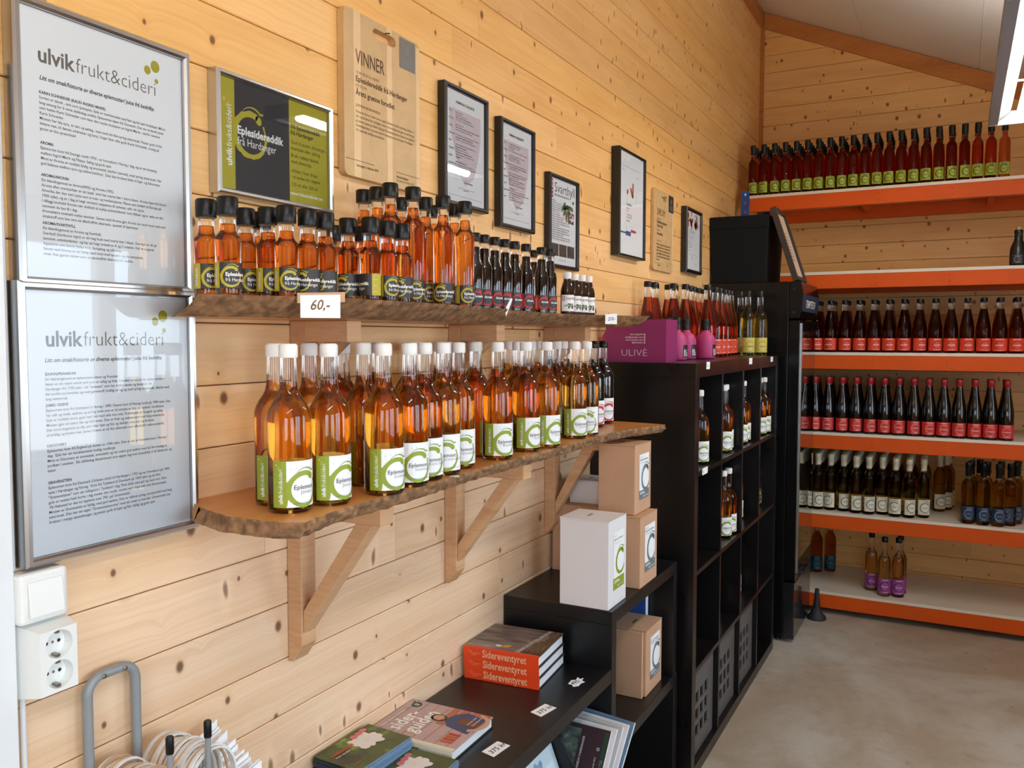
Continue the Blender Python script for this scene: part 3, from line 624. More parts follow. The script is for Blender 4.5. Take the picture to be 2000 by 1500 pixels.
for i in range(3): a.append((M_photo, rect((0.05 + 0.305 * i) * W, 0.10 * H, (0.335 + 0.305 * i) * W, 0.245 * H), 0))
a.append((M_thin, mv(T('Ulvik frukt og cideri', 0.007), 0.35 * W, 0.05 * H), 0))
framed(2.455, 2.664, 1.809, 2.085, 0.0125, 0.022, M_blackfr, 'black framed elderberry leaflet with green leaf drawing', 'picture frame', a)
W, H = 0.279, 0.390
M_blu = mat('blue_print', (60, 84, 140), 0.5); M_brick = mat('brick_red_print', (176, 62, 34), 0.5)
a = [(M_brick, rect(0.32 * W, 0.60 * H, 0.375 * W, 0.645 * H), 0), (M_brick, ([(0.44 * W, 0.67 * H), (0.52 * W, 0.58 * H), (0.575 * W, 0.58 * H), (0.50 * W, 0.675 * H)], [(0, 1, 2, 3)]), 0), (M_brick, rect(0.535 * W, 0.58 * H, 0.59 * W, 0.725 * H), 0), (M_blu, rect(0.285 * W, 0.19 * H, 0.49 * W, 0.235 * H), 0), (M_teal, rect(0.08 * W, 0.205 * H, 0.285 * W, 0.222 * H), 0), (M_brick, rect(0.49 * W, 0.232 * H, 0.70 * W, 0.258 * H), 0)]
a += [(M_thin, rect(0.11 * W, 0.862 * H, 0.84 * W, 0.865 * H), 0), (M_ink, mv(T('N u.', 0.012), 0.15 * W, 0.82 * H), 0), (M_thin, mv(T('12. 2018', 0.009), 0.68 * W, 0.79 * H), 0), (M_ink, mv(T('Trudelivet', 0.014, 0.02), 0.305 * W, 0.49 * H), 0)]
a += [(M_thin, mv(T(s, 0.0105, 0.01), 0.31 * W, v * H), 0) for s, v in (('tilbod til', 0.455), ('deg', 0.43), ('Frå Hardanger', 0.39), ('mat og drikke', 0.365), ('gjelde frå', 0.33))] + [(M_thin, mv(T('ein', 0.009), 0.3 * W, 0.26 * H), 0), (M_thin, mv(T('to', 0.009), 0.52 * W, 0.28 * H), 0)]
framed(3.035, 3.314, 1.894, 2.284, 0.0095, 0.036, M_blackfr, 'deep black frame with mostly white sheet and red zigzag mark', 'picture frame', a)
W, H = 0.238, 0.278
M_umber = mat('rust_print', (190, 84, 44), 0.5)
a = []
for i in range(16):
    x, y = 0.1 + 0.7 * rn.random(), 0.76 + 0.18 * rn.random()
    a.append((M_umber if i % 2 else M_brick, ell(x * W, y * H, rn.uniform(0.05, 0.10) * W, rn.uniform(0.025, 0.05) * H, 9, rn.uniform(0, 3)), 0))
for i in range(7): a.append((M_charcoal, ell((0.12 + 0.65 * rn.random()) * W, (0.78 + 0.2 * rn.random()) * H, 0.035 * W, 0.02 * H, 7), 1))
a += [(M_thin, mv(T('Diplom', 0.03, -0.01, 0.2), 0.22 * W, 0.63 * H), 0)] + [(M_thin, mv(T(s, 0.0105), 0.20 * W, v * H), 0) for s, v in (('Ulvik frukt og cideri', 0.57), ('har vunne for', 0.53), ('Eplesider', 0.47), ('i Hardanger', 0.43), ('Sider 2018', 0.38), ('klasse', 0.32))] + [(M_thin, rect(0.06 * W, 0.265 * H, 0.86 * W, 0.268 * H), 0), (M_ink, mv(T('18', 0.018), 0.4 * W, 0.19 * H), 0), (M_thin, mv(T('leiar', 0.008), 0.15 * W, 0.10 * H), 0), (M_thin, mv(T('dommar', 0.008), 0.62 * W, 0.10 * H), 0)]
framed(3.951, 4.189, 1.900, 2.178, 0.016, 0.030, M_blackfr, 'farthest black frame on the wall with rusty red splashes', 'picture frame', a)

# ------------------------------------------------------------------ switch, double socket, cable
t = thing('light_switch', 'white square rocker light switch under the lower silver frame', 'light switch', (0.0012, 0.735, 1.2005))
g = G(); g.prism([(-0.0365, -0.0365), (0.0365, -0.0365), (0.0365, 0.0365), (-0.0365, 0.0365)], 0, 0, 0.033, M_plastic); g.build('housing', t, bevel=0.006, seg=2)
g = G(); g.hexa([(0.0335, -0.025, -0.026), (0.0335, 0.026, -0.026), (0.0335, 0.026, 0.024), (0.0335, -0.025, 0.024), (0.041, -0.025, -0.026), (0.041, 0.026, -0.026), (0.0355, 0.026, 0.024), (0.0355, -0.025, 0.024)], M_plastic); g.build('rocker', t, bevel=0.001)
t = thing('wall_socket', 'white double power socket below the light switch', 'socket', (0.0012, 0.740, 1.109))
def socket_face():
    g = G(); w, h, d = 0.0385, 0.055, 0.048
    bm = bmesh.new()
    ov = [bm.verts.new((d, y, z)) for y, z in ((-0.024, -h + 0.006), (w - 0.006, -h + 0.006), (w - 0.006, h - 0.012), (-0.024, h - 0.012))]
    es = [bm.edges.new((ov[i], ov[(i + 1) % 4])) for i in range(4)]
    wells = []
    for cz in (0.0205, -0.0235):
        ring = [bm.verts.new((d, 0.005 + 0.0205 * math.cos(2 * PI * k / 24), cz + 0.0205 * math.sin(2 * PI * k / 24))) for k in range(24)]
        es += [bm.edges.new((ring[i], ring[(i + 1) % 24])) for i in range(24)]; wells.append((ring, cz))
    bmesh.ops.triangle_fill(bm, edges=es, use_beauty=True)
    for ring, cz in wells:
        inner = [bm.verts.new((d - 0.016, 0.005 + 0.0185 * math.cos(2 * PI * k / 24), cz + 0.0185 * math.sin(2 * PI * k / 24))) for k in range(24)]
        for k in range(24): bm.faces.new((ring[k], ring[(k + 1) % 24], inner[(k + 1) % 24], inner[k]))
        bm.faces.new(inner)
    bk = [bm.verts.new((0, y, z)) for y, z in ((-w, -h), (w, -h), (w, h), (-w, h))]
    for i in range(4): bm.faces.new((bk[i], bk[(i + 1) % 4], ov[(i + 1) % 4], ov[i]))
    bmesh.ops.recalc_face_normals(bm, faces=bm.faces)
    me = bpy.data.meshes.new('housing'); bm.to_mesh(me); bm.free(); me.materials.append(M_plastic)
    o = bpy.data.objects.new('housing', me); COL.objects.link(o); return o
socket_face().parent = t
for cz in (0.0205, -0.0235):
    g = G()
    for dy in (-0.0095, 0.0095): g.lathe([(0.0026, -0.0006), (0.0026, 0.0006)], 10, M_black); g.v[-40:] = g.v[-40:]
    g = G()
    for dy in (-0.0095, 0.0095):
        g.flat(ell(0.005 + dy, cz, 0.0027, 0.0027, 12), (0.0325, 0, 0), (0, 1, 0), (0, 0, 1), M_black)
    g.flat(ell(0.005, cz, 0.002, 0.002, 10), (0.0325, 0, 0), (0, 1, 0), (0, 0, 1), M_steel)
    for sg in (1, -1): g.box((0.0325, 0.002, cz + sg * 0.0172 - 0.002), (0.045, 0.008, cz + sg * 0.0172 + 0.002), M_steel)
    g.build('contacts', t)
g = G(); g.tube([(0.0045, 0.7075, 1.95), (0.0045, 0.7075, 1.60), (0.0045, 0.7075, 1.24)], 0.0042, 8, M_whitepaint); tag(g.build('power_cable'), 'thin white cable running down the plank wall behind the silver frames', 'cable')
g = G(); g.tube([(0.0045, 0.716, 1.052), (0.0045, 0.716, 0.4), (0.0045, 0.716, 0.01)], 0.0042, 8, M_whitepaint); tag(g.build('socket_cable'), 'thin white cable running down the wall below the double socket', 'cable')

# ------------------------------------------------------------------ live-edge shelves and their brackets
def slab(name, label, outline, front, ztop, th, under, seed):
    """outline: full polygon (x, y) counter-clockwise; front: indices whose edges carry bark"""
    rn = random.Random(seed); t = thing(name, label, 'shelf', (0, 0, 0))
    pts = []; bark = []
    n = len(outline)
    for i in range(n):
        a, b = outline[i], outline[(i + 1) % n]; L = math.dist(a, b); k = max(1, int(L / 0.012)) if i in front else 1
        for j in range(k):
            f = j / k; q = (a[0] + (b[0] - a[0]) * f, a[1] + (b[1] - a[1]) * f)
            if i in front and j: q = (q[0] + rn.uniform(-0.0025, 0.0025), q[1] + rn.uniform(-0.0025, 0.0025))
            pts.append(q); bark.append(i in front)
    m = len(pts)
    cx = sum(p[0] for p in pts) / m; cy = sum(p[1] for p in pts) / m
    low = []
    for p, bk in zip(pts, bark):
        d = Vector((p[0] - 0.0, 0)).normalized() if p[0] > 0.01 else Vector((0, 0))
        low.append((max(0.001, p[0] - (under + rn.uniform(-0.004, 0.004)) * (1 if p[0] > 0.02 else 0)), p[1]))
    g = G(); g.add([(x, y, 0) for x, y in pts], [tuple(range(m))], M_slab); g.add([(x, y, -th) for x, y in low], [tuple(range(m - 1, -1, -1))], M_slab)
    vs = [(x, y, 0) for x, y in pts] + [(x, y, -th) for x, y in low]
    g.add(vs, [(i, m + i, m + (i + 1) % m, (i + 1) % m) for i in range(m) if not bark[i]], M_slab)
    o = g.build('board', t, (0, 0, ztop))
    g = G(); idx = [i for i in range(m) if bark[i]]
    rows = []
    for lvl, (f, bulge) in enumerate(((0.0, 0.0), (0.22, 0.004), (0.5, 0.005), (0.78, 0.004), (1.0, 0.0))):
        r = []
        for i in idx + [(idx[-1] + 1) % m]:
            a, b = Vector(pts[i]), Vector(low[i]); p = a.lerp(b, f); dd = (p - Vector((0, cy))).normalized()
            jit = rn.uniform(-0.0025, 0.0035) if 0 < lvl < 4 else 0
            p = p + Vector((1, 0)) * (bulge + jit)
            r.append((p.x, p.y, -th * f))
        rows.append(r)
    w = len(rows[0]); vs = [q for r in rows for q in r]
    g.add(vs, [(k * w + i, (k + 1) * w + i, (k + 1) * w + i + 1, k * w + i + 1) for k in range(4) for i in range(w - 1)], M_bark)
    g.build('bark_edge', t, (0, 0, ztop))
    return t
LOW_Z, UP_Z = 1.285, 1.637
slab('live_edge_shelf', 'lower live edge wooden shelf carrying the white capped juice bottles',
     [(0.001, 1.025), (0.055, 0.995), (0.153, 0.962), (0.264, 0.967), (0.297, 0.985), (0.283, 1.06), (0.275, 1.14), (0.280, 1.245), (0.272, 1.40), (0.262, 1.60), (0.262, 1.80), (0.266, 2.07), (0.262, 2.31), (0.272, 2.45), (0.305, 2.57), (0.335, 2.672), (0.300, 2.685), (0.19, 2.70), (0.001, 2.72)],
     set(range(1, 16)), LOW_Z, 0.027, 0.014, 3)
slab('live_edge_shelf', 'upper left live edge wooden shelf carrying the vinegar bottles',
     [(0.001, 1.030), (0.032, 1.0255), (0.13, 0.935), (0.165, 0.972), (0.208, 1.047), (0.255, 1.17), (0.262, 1.26), (0.268, 1.39), (0.262, 1.50), (0.245, 1.745), (0.12, 1.752), (0.001, 1.752)], set(range(1, 10)), UP_Z, 0.034, 0.055, 4)
slab('live_edge_shelf', 'upper right live edge wooden shelf carrying the dark berry bottles',
     [(0.001, 1.757), (0.225, 1.757), (0.235, 1.80), (0.222, 1.95), (0.214, 2.12), (0.24, 2.26), (0.30, 2.38), (0.355, 2.45), (0.325, 2.49), (0.20, 2.60), (0.001, 2.66)], set(range(1, 9)), UP_Z - 0.001, 0.032, 0.050, 5)
def bracket(y, ztop, zbot, arm, label, group, foot=0.105):
    t = thing('shelf_bracket', label, 'bracket', (0.0012, y, ztop), group=group); h = ztop - zbot; w = 0.043
    g = G(); g.prism([(0, -h), (0.012, -h), (0.036, -h + 0.035), (0.036, 0), (0, 0)], 1, 0, w, M_brk); g.build('upright', t, bevel=0.0012)
    g = G(); g.prism([(0.0365, -0.042), (arm, -0.042), (arm, 0), (0.0365, 0)], 1, 0.0, w, M_brk); g.build('arm', t, bevel=0.0012)
    zb = -h + foot; g = G(); g.prism([(0.0365, zb - 0.045), (0.0365, zb), (arm - 0.062, -0.0425), (arm - 0.022, -0.0425)], 1, 0.004, w - 0.004, M_brk); g.build('brace', t, bevel=0.001)
    for zz in (-0.055, -h + 0.065):
        g = G(); g.flat(ell(w * 0.55, zz, 0.0045, 0.0055, 12), (0.0363, 0, 0), (0, 1, 0), (0, 0, 1), M_gap, 0.0003); g.flat(ell(w * 0.55, zz, 0.003, 0.003, 8), (0.0363, 0, 0), (0, 1, 0), (0, 0, 1), M_steel, 0.0006); g.build('screw', t)
for i, y in enumerate((1.262, 1.848, 2.450)):
    bracket(y, LOW_Z - 0.0275, (0.918, 0.925, 0.935)[i], (0.232, 0.232, 0.190)[i], ORD[i] + ' wooden bracket from the left under the lower live edge shelf', 'brackets under the lower shelf')
for i, y in enumerate((1.278, 1.868, 2.440)):
    bracket(y, UP_Z - 0.0345, 1.452, 0.145, ORD[i] + ' wooden bracket from the left under the upper live edge shelves', 'brackets under the upper shelves', foot=0.082)

# ------------------------------------------------------------------ bottles
def label_mesh(R, w, h, z0, base, layers, u0=None):
    """paper label bent round the bottle; label u = u0 faces local +X"""
    g = G(); u0 = w / 2 if u0 is None else u0; n = max(6, int(w / R / 0.22))
    g.wrap(rect(0, 0, w, h, n), R, u0, z0, base, 0.0005)
    for (mt, a, k) in layers: g.wrap(a, R, u0, z0, mt, 0.0005 + 0.0003 * (k + 1))
    return g
def kind_of_bottle(name, label, outer, juice_m, fill, capm, cap, lab, seg=20, full=True, group=None, glass=None, cap2=None, solid=None):
    """outer: [(r, z)] glass outline from foot to mouth; fill: juice level; cap: [(r, z)] outline; lab: G of the paper label"""
    t = thing(name, label, 'bottle', (0, 0, -50), group=group)
    def rad(z):
        for (r0, z0), (r1, z1) in zip(outer, outer[1:]):
            if z0 <= z <= z1 and z1 > z0: return r0 + (r1 - r0) * (z - z0) / (z1 - z0)
        return outer[-1][0]
    if solid:
        g = G(); g.lathe(outer, seg, solid); g.build('glass_body', t)
    else:
        g = G()
        prof = outer if full else [(rad(fill - 0.004), fill - 0.004)] + [p for p in outer if p[1] > fill - 0.002]
        g.lathe(prof, seg, glass or M_glass, close=False)
        if full: g.add([(outer[0][0] * math.cos(2 * PI * k / seg), outer[0][0] * math.sin(2 * PI * k / seg), outer[0][1]) for k in range(seg)], [tuple(range(seg - 1, -1, -1))], glass or M_glass)
        g.build('glass_body', t)
        e = 0.0013 if full else 0.0002; z0 = 0.004 if full else 0.0005
        prof = [(max(0.002, outer[0][0] - e - 0.001), z0)] + [(r - e, z) for r, z in outer if z0 + 0.001 < z < fill] + [(rad(fill) - e, fill)]
        g = G(); g.lathe(prof, seg, juice_m); g.build('juice', t)
    g = G(); g.lathe(cap, max(12, seg - 4), capm)
    g.build('cap', t)
    if cap2: g = G(); g.lathe(cap2[0], max(12, seg - 4), cap2[1]); g.build('neck_sleeve', t)
    if lab: lab.build('paper_label', t)
    return t
def scale_z(prof, k): return [(r, z * k) for r, z in prof]
def capprof(r, z0, z1, c=0.0015): return [(r - c * 0.4, z0), (r, z0 + c), (r, z1 - c * 1.6), (r - c * 1.5, z1)]
_used = {}
def put(proto, loc, rz, label, group=None):
    """the first call moves the bottle itself, later calls copy it with its parts"""
    if proto.name not in _used:
        _used[proto.name] = 1; proto.location = loc; proto.rotation_euler = (0, 0, rz); proto['label'] = label
        if group: proto['group'] = group
        return proto
    return dup(proto, loc, rz, label, group)
def toward(x, y): return math.atan2(0.0 - y, 1.18 - x)               # bearing from a bottle to where a shopper stands

# juice bottles with white screw caps
J_OUT = [(0.031, 0.0), (0.0345, 0.0015), (0.036, 0.006), (0.036, 0.148), (0.0352, 0.158), (0.0325, 0.168), (0.0275, 0.1775), (0.0215, 0.1865), (0.0170, 0.195), (0.0152, 0.205), (0.0140, 0.225), (0.0132, 0.250), (0.0132, 0.256)]
J_CAP = capprof(0.0155, 0.2515, 0.2742, 0.002)
def juice_label(second, green=M_green, base=M_paper, ink=M_ink):
    w, h, gw = 0.092, 0.075, 0.0225; cx, cy, r = 0.0525, 0.0285, 0.0265
    L = [(green, rect(0, 0, gw, h, 3), 0)]
    a = [(gw - 0.0002, 0.002), (gw - 0.0002, 0.048)]
    q = [(cx + r * math.cos(math.radians(d)), cy + r * math.sin(math.radians(d))) for d in range(150, 281, 13)]
    vs = [(gw - 0.0002, cy + 0.018)] + q + [(cx, 0.001), (gw - 0.0002, 0.001)]
    for i in range(1, len(q)): L.append((green, ([(gw - 0.0002, q[i - 1][1] if q[i - 1][0] < cx else 0.001), (gw - 0.0002, q[i][1]), q[i], q[i - 1]], [(0, 1, 2, 3)]), 0))
    L += [(green, s, 1) for s in swirl(cx, cy, r, 26, 0.02)]
    L += [(M_whiteink, mv(rot90(T('ulvik', 0.0098, 0.03, width=0.0165)), 0.0165, 0.006), 1), (M_whiteink, mv(rot90(T('frukt&cideri', 0.0098, 0.0, width=0.039)), 0.0165, 0.0232), 1)]
    for (x, y, s) in ((0.006, 0.069, 0.0018), (0.011, 0.0655, 0.0012), (0.0085, 0.062, 0.001)): L.append((M_ylab, ell(x, y, s, s, 8), 1))
    L += [(ink, mv(T('Eplemost', 0.0108, 0.0, width=0.040), 0.0335, 0.029), 2)]
    if second: L += [(ink, mv(T(second, 0.0094, -0.018), 0.045, 0.0215), 2)]
    L += [(M_greyink, mv(T('KALDPRESSA EPLEMOST FRÅ HARDANGER', 0.0028), 0.034, 0.0055), 2)]
    for i in range(5): L.append((green, ell(0.03 + 0.009 * i, 0.062 + 0.002 * (i % 3), 0.0008, 0.0006, 6), 1))
    return label_mesh(0.036, w, h, 0.0105, base, L)
juices = []
for sec, jm in (('James Grieve', M_apple), ('Summerred', M_apple), ('Karin Schneider', M_apple3), ('Gravenstein', M_apple2), ('Raud Aroma', M_apple3), ('Discovery', M_apple)):
    juices.append(kind_of_bottle('juice_bottle', 'white capped apple juice bottle', J_OUT, jm, 0.212, M_wcap, J_CAP, juice_label(sec), seg=30))
J_red = kind_of_bottle('berry_juice_bottle', 'black capped red berry juice bottle', J_OUT, M_dark, 0.216, M_cap, J_CAP, juice_label('Solbær', M_red), seg=26)
FRONT = [[0.212, 1.045], [0.229, 1.125], [0.257, 1.243], [0.249, 1.336], [0.235, 1.409], [0.232, 1.483], [0.213, 1.574], [0.224, 1.731], [0.22, 1.886], [0.236, 1.973], [0.22, 2.19], [0.225, 2.266]]
BACK = [[0.147, 1.082], [0.13, 1.188], [0.075, 1.337], [0.035, 1.400], [0.165, 1.302], [0.088, 1.452], [0.135, 1.514], [0.041, 1.63], [0.094, 1.682], [0.045, 1.79], [0.038, 1.932], [0.152, 1.75], [0.098, 1.848], [0.167, 1.945], [0.043, 2.125], [0.12, 2.047], [0.084, 2.186], [0.05, 2.301], [0.151, 2.218], [0.11, 2.353]]
fk = [0, 0, 1, 1, 2, 3, 3, 4, 4, 5, 5, 3]; fo = [0.50, 0.62, 0.50, 0.28, 0.22, -0.05, 0.18, 0.38, 0.62, 0.62, 0.40, -0.1]
for i, (x, y) in enumerate(FRONT):
    put(juices[fk[i]], (x, y, LOW_Z + 0.0004), toward(x, y) + fo[i], 'apple juice bottle, %s from the left in front row of lower shelf' % ORD[i], 'apple juice bottles on the lower shelf')
for i, (x, y) in enumerate(BACK):
    put(juices[(i * 5 + 1) % 6 if i else 0], (x, y, LOW_Z + 0.0004), toward(x, y) + (0.25 if i == 0 else 0.5 + (i * 0.9) % 2.2), 'apple juice bottle, %s from the left behind the front row' % ORD[i], 'apple juice bottles on the lower shelf')
for i, (x, y) in enumerate([[0.135, 2.619], [0.15, 2.498], [0.05, 2.402], [0.05, 2.523]]):
    put(J_red, (x, y, LOW_Z + 0.0004), toward(x, y) + 0.45, ('black capped berry juice bottle nearest the far tip of the lower shelf', 'black capped berry juice bottle beside the tip bottle on the lower shelf', 'dark berry juice bottle half hidden behind the last apple juice bottles', 'dark berry juice bottle against the wall behind the tip bottles')[i], 'berry juice bottles on the lower shelf')

# vinegar bottles, small and tall
def vin_label(R, w, h, z0, col=M_olive, t1='Eplesidereddik', t2='frå Hardanger', dark=M_charcoal, ink=M_whiteink, second=True):
    gw = 0.17 * w; cx, cy, r = 0.36 * w, 0.44 * h, 0.37 * h
    L = [(col, rect(0, 0, gw, h, 3), 0), (M_whiteink, mv(rot90(T('ulvikfrukt&cideri', 0.10 * w, 0.0, width=0.72 * h)), gw * 0.72, 0.1 * h), 1)]
    L += [(col, s, 1) for s in swirl(cx, cy, r, 22, 0.03)]
    L += [(ink, mv(T(t1, 0.2 * h, 0.03, width=(0.47 if second else 0.27) * w), 0.27 * w, 0.47 * h), 2)]
    if second:
        L += [(ink, mv(T(t2, 0.2 * h, 0.0, width=0.40 * w), 0.27 * w, 0.26 * h), 2)]
        L += [(col, rect(0.80 * w, 0, w, h, 3), 0)] + [(M_ylab, rect(0.82 * w, (0.15 + 0.14 * q) * h, (0.90 + 0.07 * (q % 2)) * w, (0.19 + 0.14 * q) * h), 1) for q in range(6)]
    return label_mesh(R, w, h, z0, dark, L, u0=0.36 * w)
V_OUT = [(0.0185, 0.0), (0.0205, 0.001), (0.021, 0.004), (0.021, 0.091), (0.0200, 0.0955), (0.0165, 0.099), (0.0142, 0.102), (0.0136, 0.106), (0.0132, 0.130), (0.0132, 0.136)]
V_s = kind_of_bottle('vinegar_bottle', 'small cider vinegar bottle', V_OUT, M_vin, 0.116, M_cap, capprof(0.0170, 0.130, 0.160), vin_label(0.021, 0.098, 0.041, 0.012), seg=24)
T_OUT = [(0.020, 0.0), (0.0225, 0.001), (0.023, 0.004), (0.023, 0.170), (0.0220, 0.1755), (0.0175, 0.180), (0.0142, 0.185), (0.0132, 0.195), (0.0126, 0.222), (0.0126, 0.226)]
V_t = kind_of_bottle('tall_vinegar_bottle', 'tall cider vinegar bottle', T_OUT, M_vin, 0.206, M_cap, capprof(0.0168, 0.222, 0.250), vin_label(0.023, 0.105, 0.042, 0.012), seg=24)
SMALL = [[0.075, 1.004], [0.125, 1.003], [0.059, 1.107], [0.101, 1.118], [0.145, 1.117], [0.15, 1.165], [0.15, 1.212], [0.14, 1.29], [0.185, 1.301], [0.185, 1.355], [0.185, 1.404], [0.049, 1.156], [0.048, 1.362], [0.090, 1.400]]
so = [0.25, 0.05, 0.35, 0.3, 0.1, -0.75, -0.95, -0.8, -2.1, 0.35, -0.5, 0.2, 0.4, 0.4]
slabs = ['small black capped vinegar bottle, %s from the left on the upper left shelf' % ORD[i] for i in range(11)] + ['small black capped vinegar bottle at the wall behind the left front bottles', 'small black capped vinegar bottle at the wall behind the middle bottles', 'small black capped vinegar bottle at the wall just before the tall ones']
for i, (x, y) in enumerate(SMALL): put(V_s, (x, y, UP_Z + 0.0004), toward(x, y) + so[i] + 0.15, slabs[i], 'small vinegar bottles')
TALL = [[0.037, 1.472], [0.083, 1.459], [0.135, 1.434], [0.15, 1.494], [0.1, 1.616], [0.15, 1.612], [0.105, 1.733], [0.15, 1.706], [0.05, 1.594], [0.05, 1.725]]
for i, (x, y) in enumerate(TALL): put(V_t, (x, y, UP_Z + 0.0004), toward(x, y) + (0.3, 0.2, 0.4, 0.25, 0.5, -0.3, 0.4, 0.35, 0.1, 0.9)[i], ('tall amber vinegar bottle, %s from the left in the tall cluster' % ORD[i]) if i < 8 else 'tall amber vinegar bottle at the wall, %s behind the tall cluster' % ORD[i - 8], 'tall vinegar bottles')
# dark berry bottles and small white capped elderberry bottles
A_OUT = [(0.0175, 0.0), (0.0195, 0.001), (0.020, 0.004), (0.020, 0.103), (0.0190, 0.110), (0.0160, 0.122), (0.0130, 0.133), (0.0122, 0.140), (0.0122, 0.166), (0.0122, 0.170)]
A_b = kind_of_bottle('aronia_bottle', 'dark aronia juice bottle', A_OUT, M_dark, 0.152, M_cap, capprof(0.0142, 0.1665, 0.186), vin_label(0.020, 0.085, 0.041, 0.011, M_red, 'Aronia', '', M_charcoal, M_whiteink, False), seg=22)
ARON = [[0.14, 1.77], [0.14, 1.815], [0.14, 1.868], [0.14, 1.922], [0.14, 1.976], [0.14, 2.042], [0.085, 2.199], [0.14, 2.137], [0.14, 2.194]]
for i, (x, y) in enumerate(ARON): put(A_b, (x, y, UP_Z - 0.0006), toward(x, y) + 0.30 + 0.12 * (i % 3), 'dark aronia bottle with red label, %s from the left in its row' % ORD[i], 'aronia bottles')
S_OUT = [(0.0175, 0.0), (0.0195, 0.001), (0.020, 0.004), (0.020, 0.072), (0.0185, 0.080), (0.0150, 0.092), (0.0118, 0.102), (0.0112, 0.108), (0.0112, 0.114)]
L = [(M_frred, rect(0.004, 0.030, 0.012, 0.045), 0), (M_whiteink, mv(rot90(T('Frøy', 0.0075, 0.02, width=0.012)), 0.0105, 0.0315), 1), (M_blackink, mv(T('Svarthyll', 0.0125, 0.0, width=0.036), 0.014, 0.034), 0)]
for (x, y, r) in ((0.020, 0.018, 0.5), (0.027, 0.020, -0.6), (0.024, 0.012, 1.4), (0.030, 0.014, 0.2), (0.036, 0.019, -0.9)): L.append((M_leaf, ell(x, y, 0.0055, 0.0028, 8, r), 0))
L += [(M_leaf, arc(0.012, 0.016, 0.003, 0, 360, 0.0012, 0.0012, 10), 0), (M_berry, ell(0.036, 0.011, 0.004, 0.005, 8), 0)]
S_b = kind_of_bottle('elderberry_bottle', 'small brown elderberry bottle', S_OUT, M_dark, 0.07, M_wcap, capprof(0.0128, 0.108, 0.128), label_mesh(0.020, 0.062, 0.048, 0.012, M_paper, L, u0=0.022), seg=22, solid=M_brownmed)
for i, (x, y) in enumerate([[0.104, 2.262], [0.146, 2.301], [0.14, 2.37], [0.14, 2.425], [0.14, 2.479]]): put(S_b, (x, y, UP_Z - 0.0006), toward(x, y) + 0.05 + 0.12 * (i % 3), 'small brown elderberry bottle with white cap, %s from the left' % ORD[i], 'elderberry bottles')

# ------------------------------------------------------------------ hand written price tags on the shelves
M_penk = mat('brown_pen_ink', (120, 84, 40), 0.7)
def tagcard(name, label, loc, rot, w, h, text, size, ink, bent=0.0, back=False, poly=None):
    t = thing(name, label, 'price tag', loc, rot=rot, group=None)
    g = G()
    if back: g.box((-0.004, -0.004, -h * 0.35), (-0.001, w + 0.010, 0.004), M_card)
    if poly: g.prism(poly, 0, -0.0004, 0.0004, M_paper)
    else: g.hexa([(-0.0004, 0, -h), (-0.0004, w, -h - 0.003), (-0.0004 + bent, w, 0), (-0.0004 + bent, 0, 0), (0.0004, 0, -h), (0.0004, w, -h - 0.003), (0.0004 + bent, w, 0), (0.0004 + bent, 0, 0)], M_paper)
    g.build('card', t)
    if text:
        g = G(); g.flat(mv(T(text, size, 0.01, 0.25), 0, 0), (0.0008, w * 0.22, -h * 0.66), (0, 1, 0), (0, 0, 1), ink); g.build('handwriting', t)
    return t
tagcard('price_tag', 'white card reading 60,- taped to the upper left shelf edge', (0.222, 1.064, UP_Z + 0.002), (0.05, 0.10, -0.365), 0.074, 0.037, '60,-', 0.024, M_penk, back=True)
tagcard('price_tag', 'torn white paper scrap stuck where the two upper shelves meet', (0.240, 1.735, UP_Z + 0.002), (0.45, 0.05, 0.0), 0.060, 0.022, '', 0.01, M_blackink, poly=[(0, -0.022), (0.045, 0.004), (0.035, 0.008), (0.008, -0.002), (0.002, -0.012)])
tagcard('price_tag', 'small white card reading 210,- on the upper right shelf tip', (0.270, 2.295, UP_Z + 0.001), (0.06, 0.06, -0.46), 0.046, 0.028, '210,-', 0.014, M_blackink)
g = G(); g.prism([(-0.008, -0.006), (0.014, -0.004), (0.010, 0.006), (0.0, 0.012), (-0.006, 0.004)], 2, 0, 0.0007, M_paper); tag(g.build('paper_scrap', None, (0.272, 1.46, LOW_Z + 0.0005)), 'small torn paper scrap lying near the lower shelf edge', 'paper scrap')

# ------------------------------------------------------------------ black units below and beside the shelves
def panels(t, items, mt, bev=0.0012):
    for (nm, lo, hi) in items:
        g = G(); g.box(lo, hi, mt); g.build(nm, t, bevel=bev)
XF = 0.347
t = thing('low_bench', 'worn black base bench along the wall under the stepped black units', 'bench')
panels(t, [('top_panel', (0.003, 1.15, 0.375), (XF, 2.80, 0.413)), ('side_panel', (0.003, 1.15, 0), (XF, 1.19, 0.3748)), ('side_panel', (0.003, 2.76, 0), (XF, 2.80, 0.3748)), ('divider', (0.003, 1.96, 0.0402), (XF - 0.004, 1.98, 0.3748)), ('bottom_panel', (0.003, 1.1905, 0), (XF, 2.7595, 0.04))], M_bench)
t = thing('display_step', 'lower worn black display step carrying the books', 'display unit')
panels(t, [('top_panel', (0.003, 1.15, 0.605), (XF, 2.168, 0.645)), ('side_panel', (0.003, 1.15, 0.4134), (XF, 1.19, 0.6048))], M_bench)
t = thing('cube_shelf', 'upper worn black cube shelf carrying the cardboard boxes', 'display unit')
panels(t, [('top_panel', (0.003, 2.1705, 0.767), (XF, 2.785, 0.805)), ('side_panel', (0.003, 2.1705, 0.4134), (XF, 2.205, 0.7668)), ('side_panel', (0.003, 2.75, 0.4134), (XF, 2.785, 0.7668)), ('back_panel', (0.003, 2.2055, 0.4134), (0.008, 2.7495, 0.7668))], M_bench)

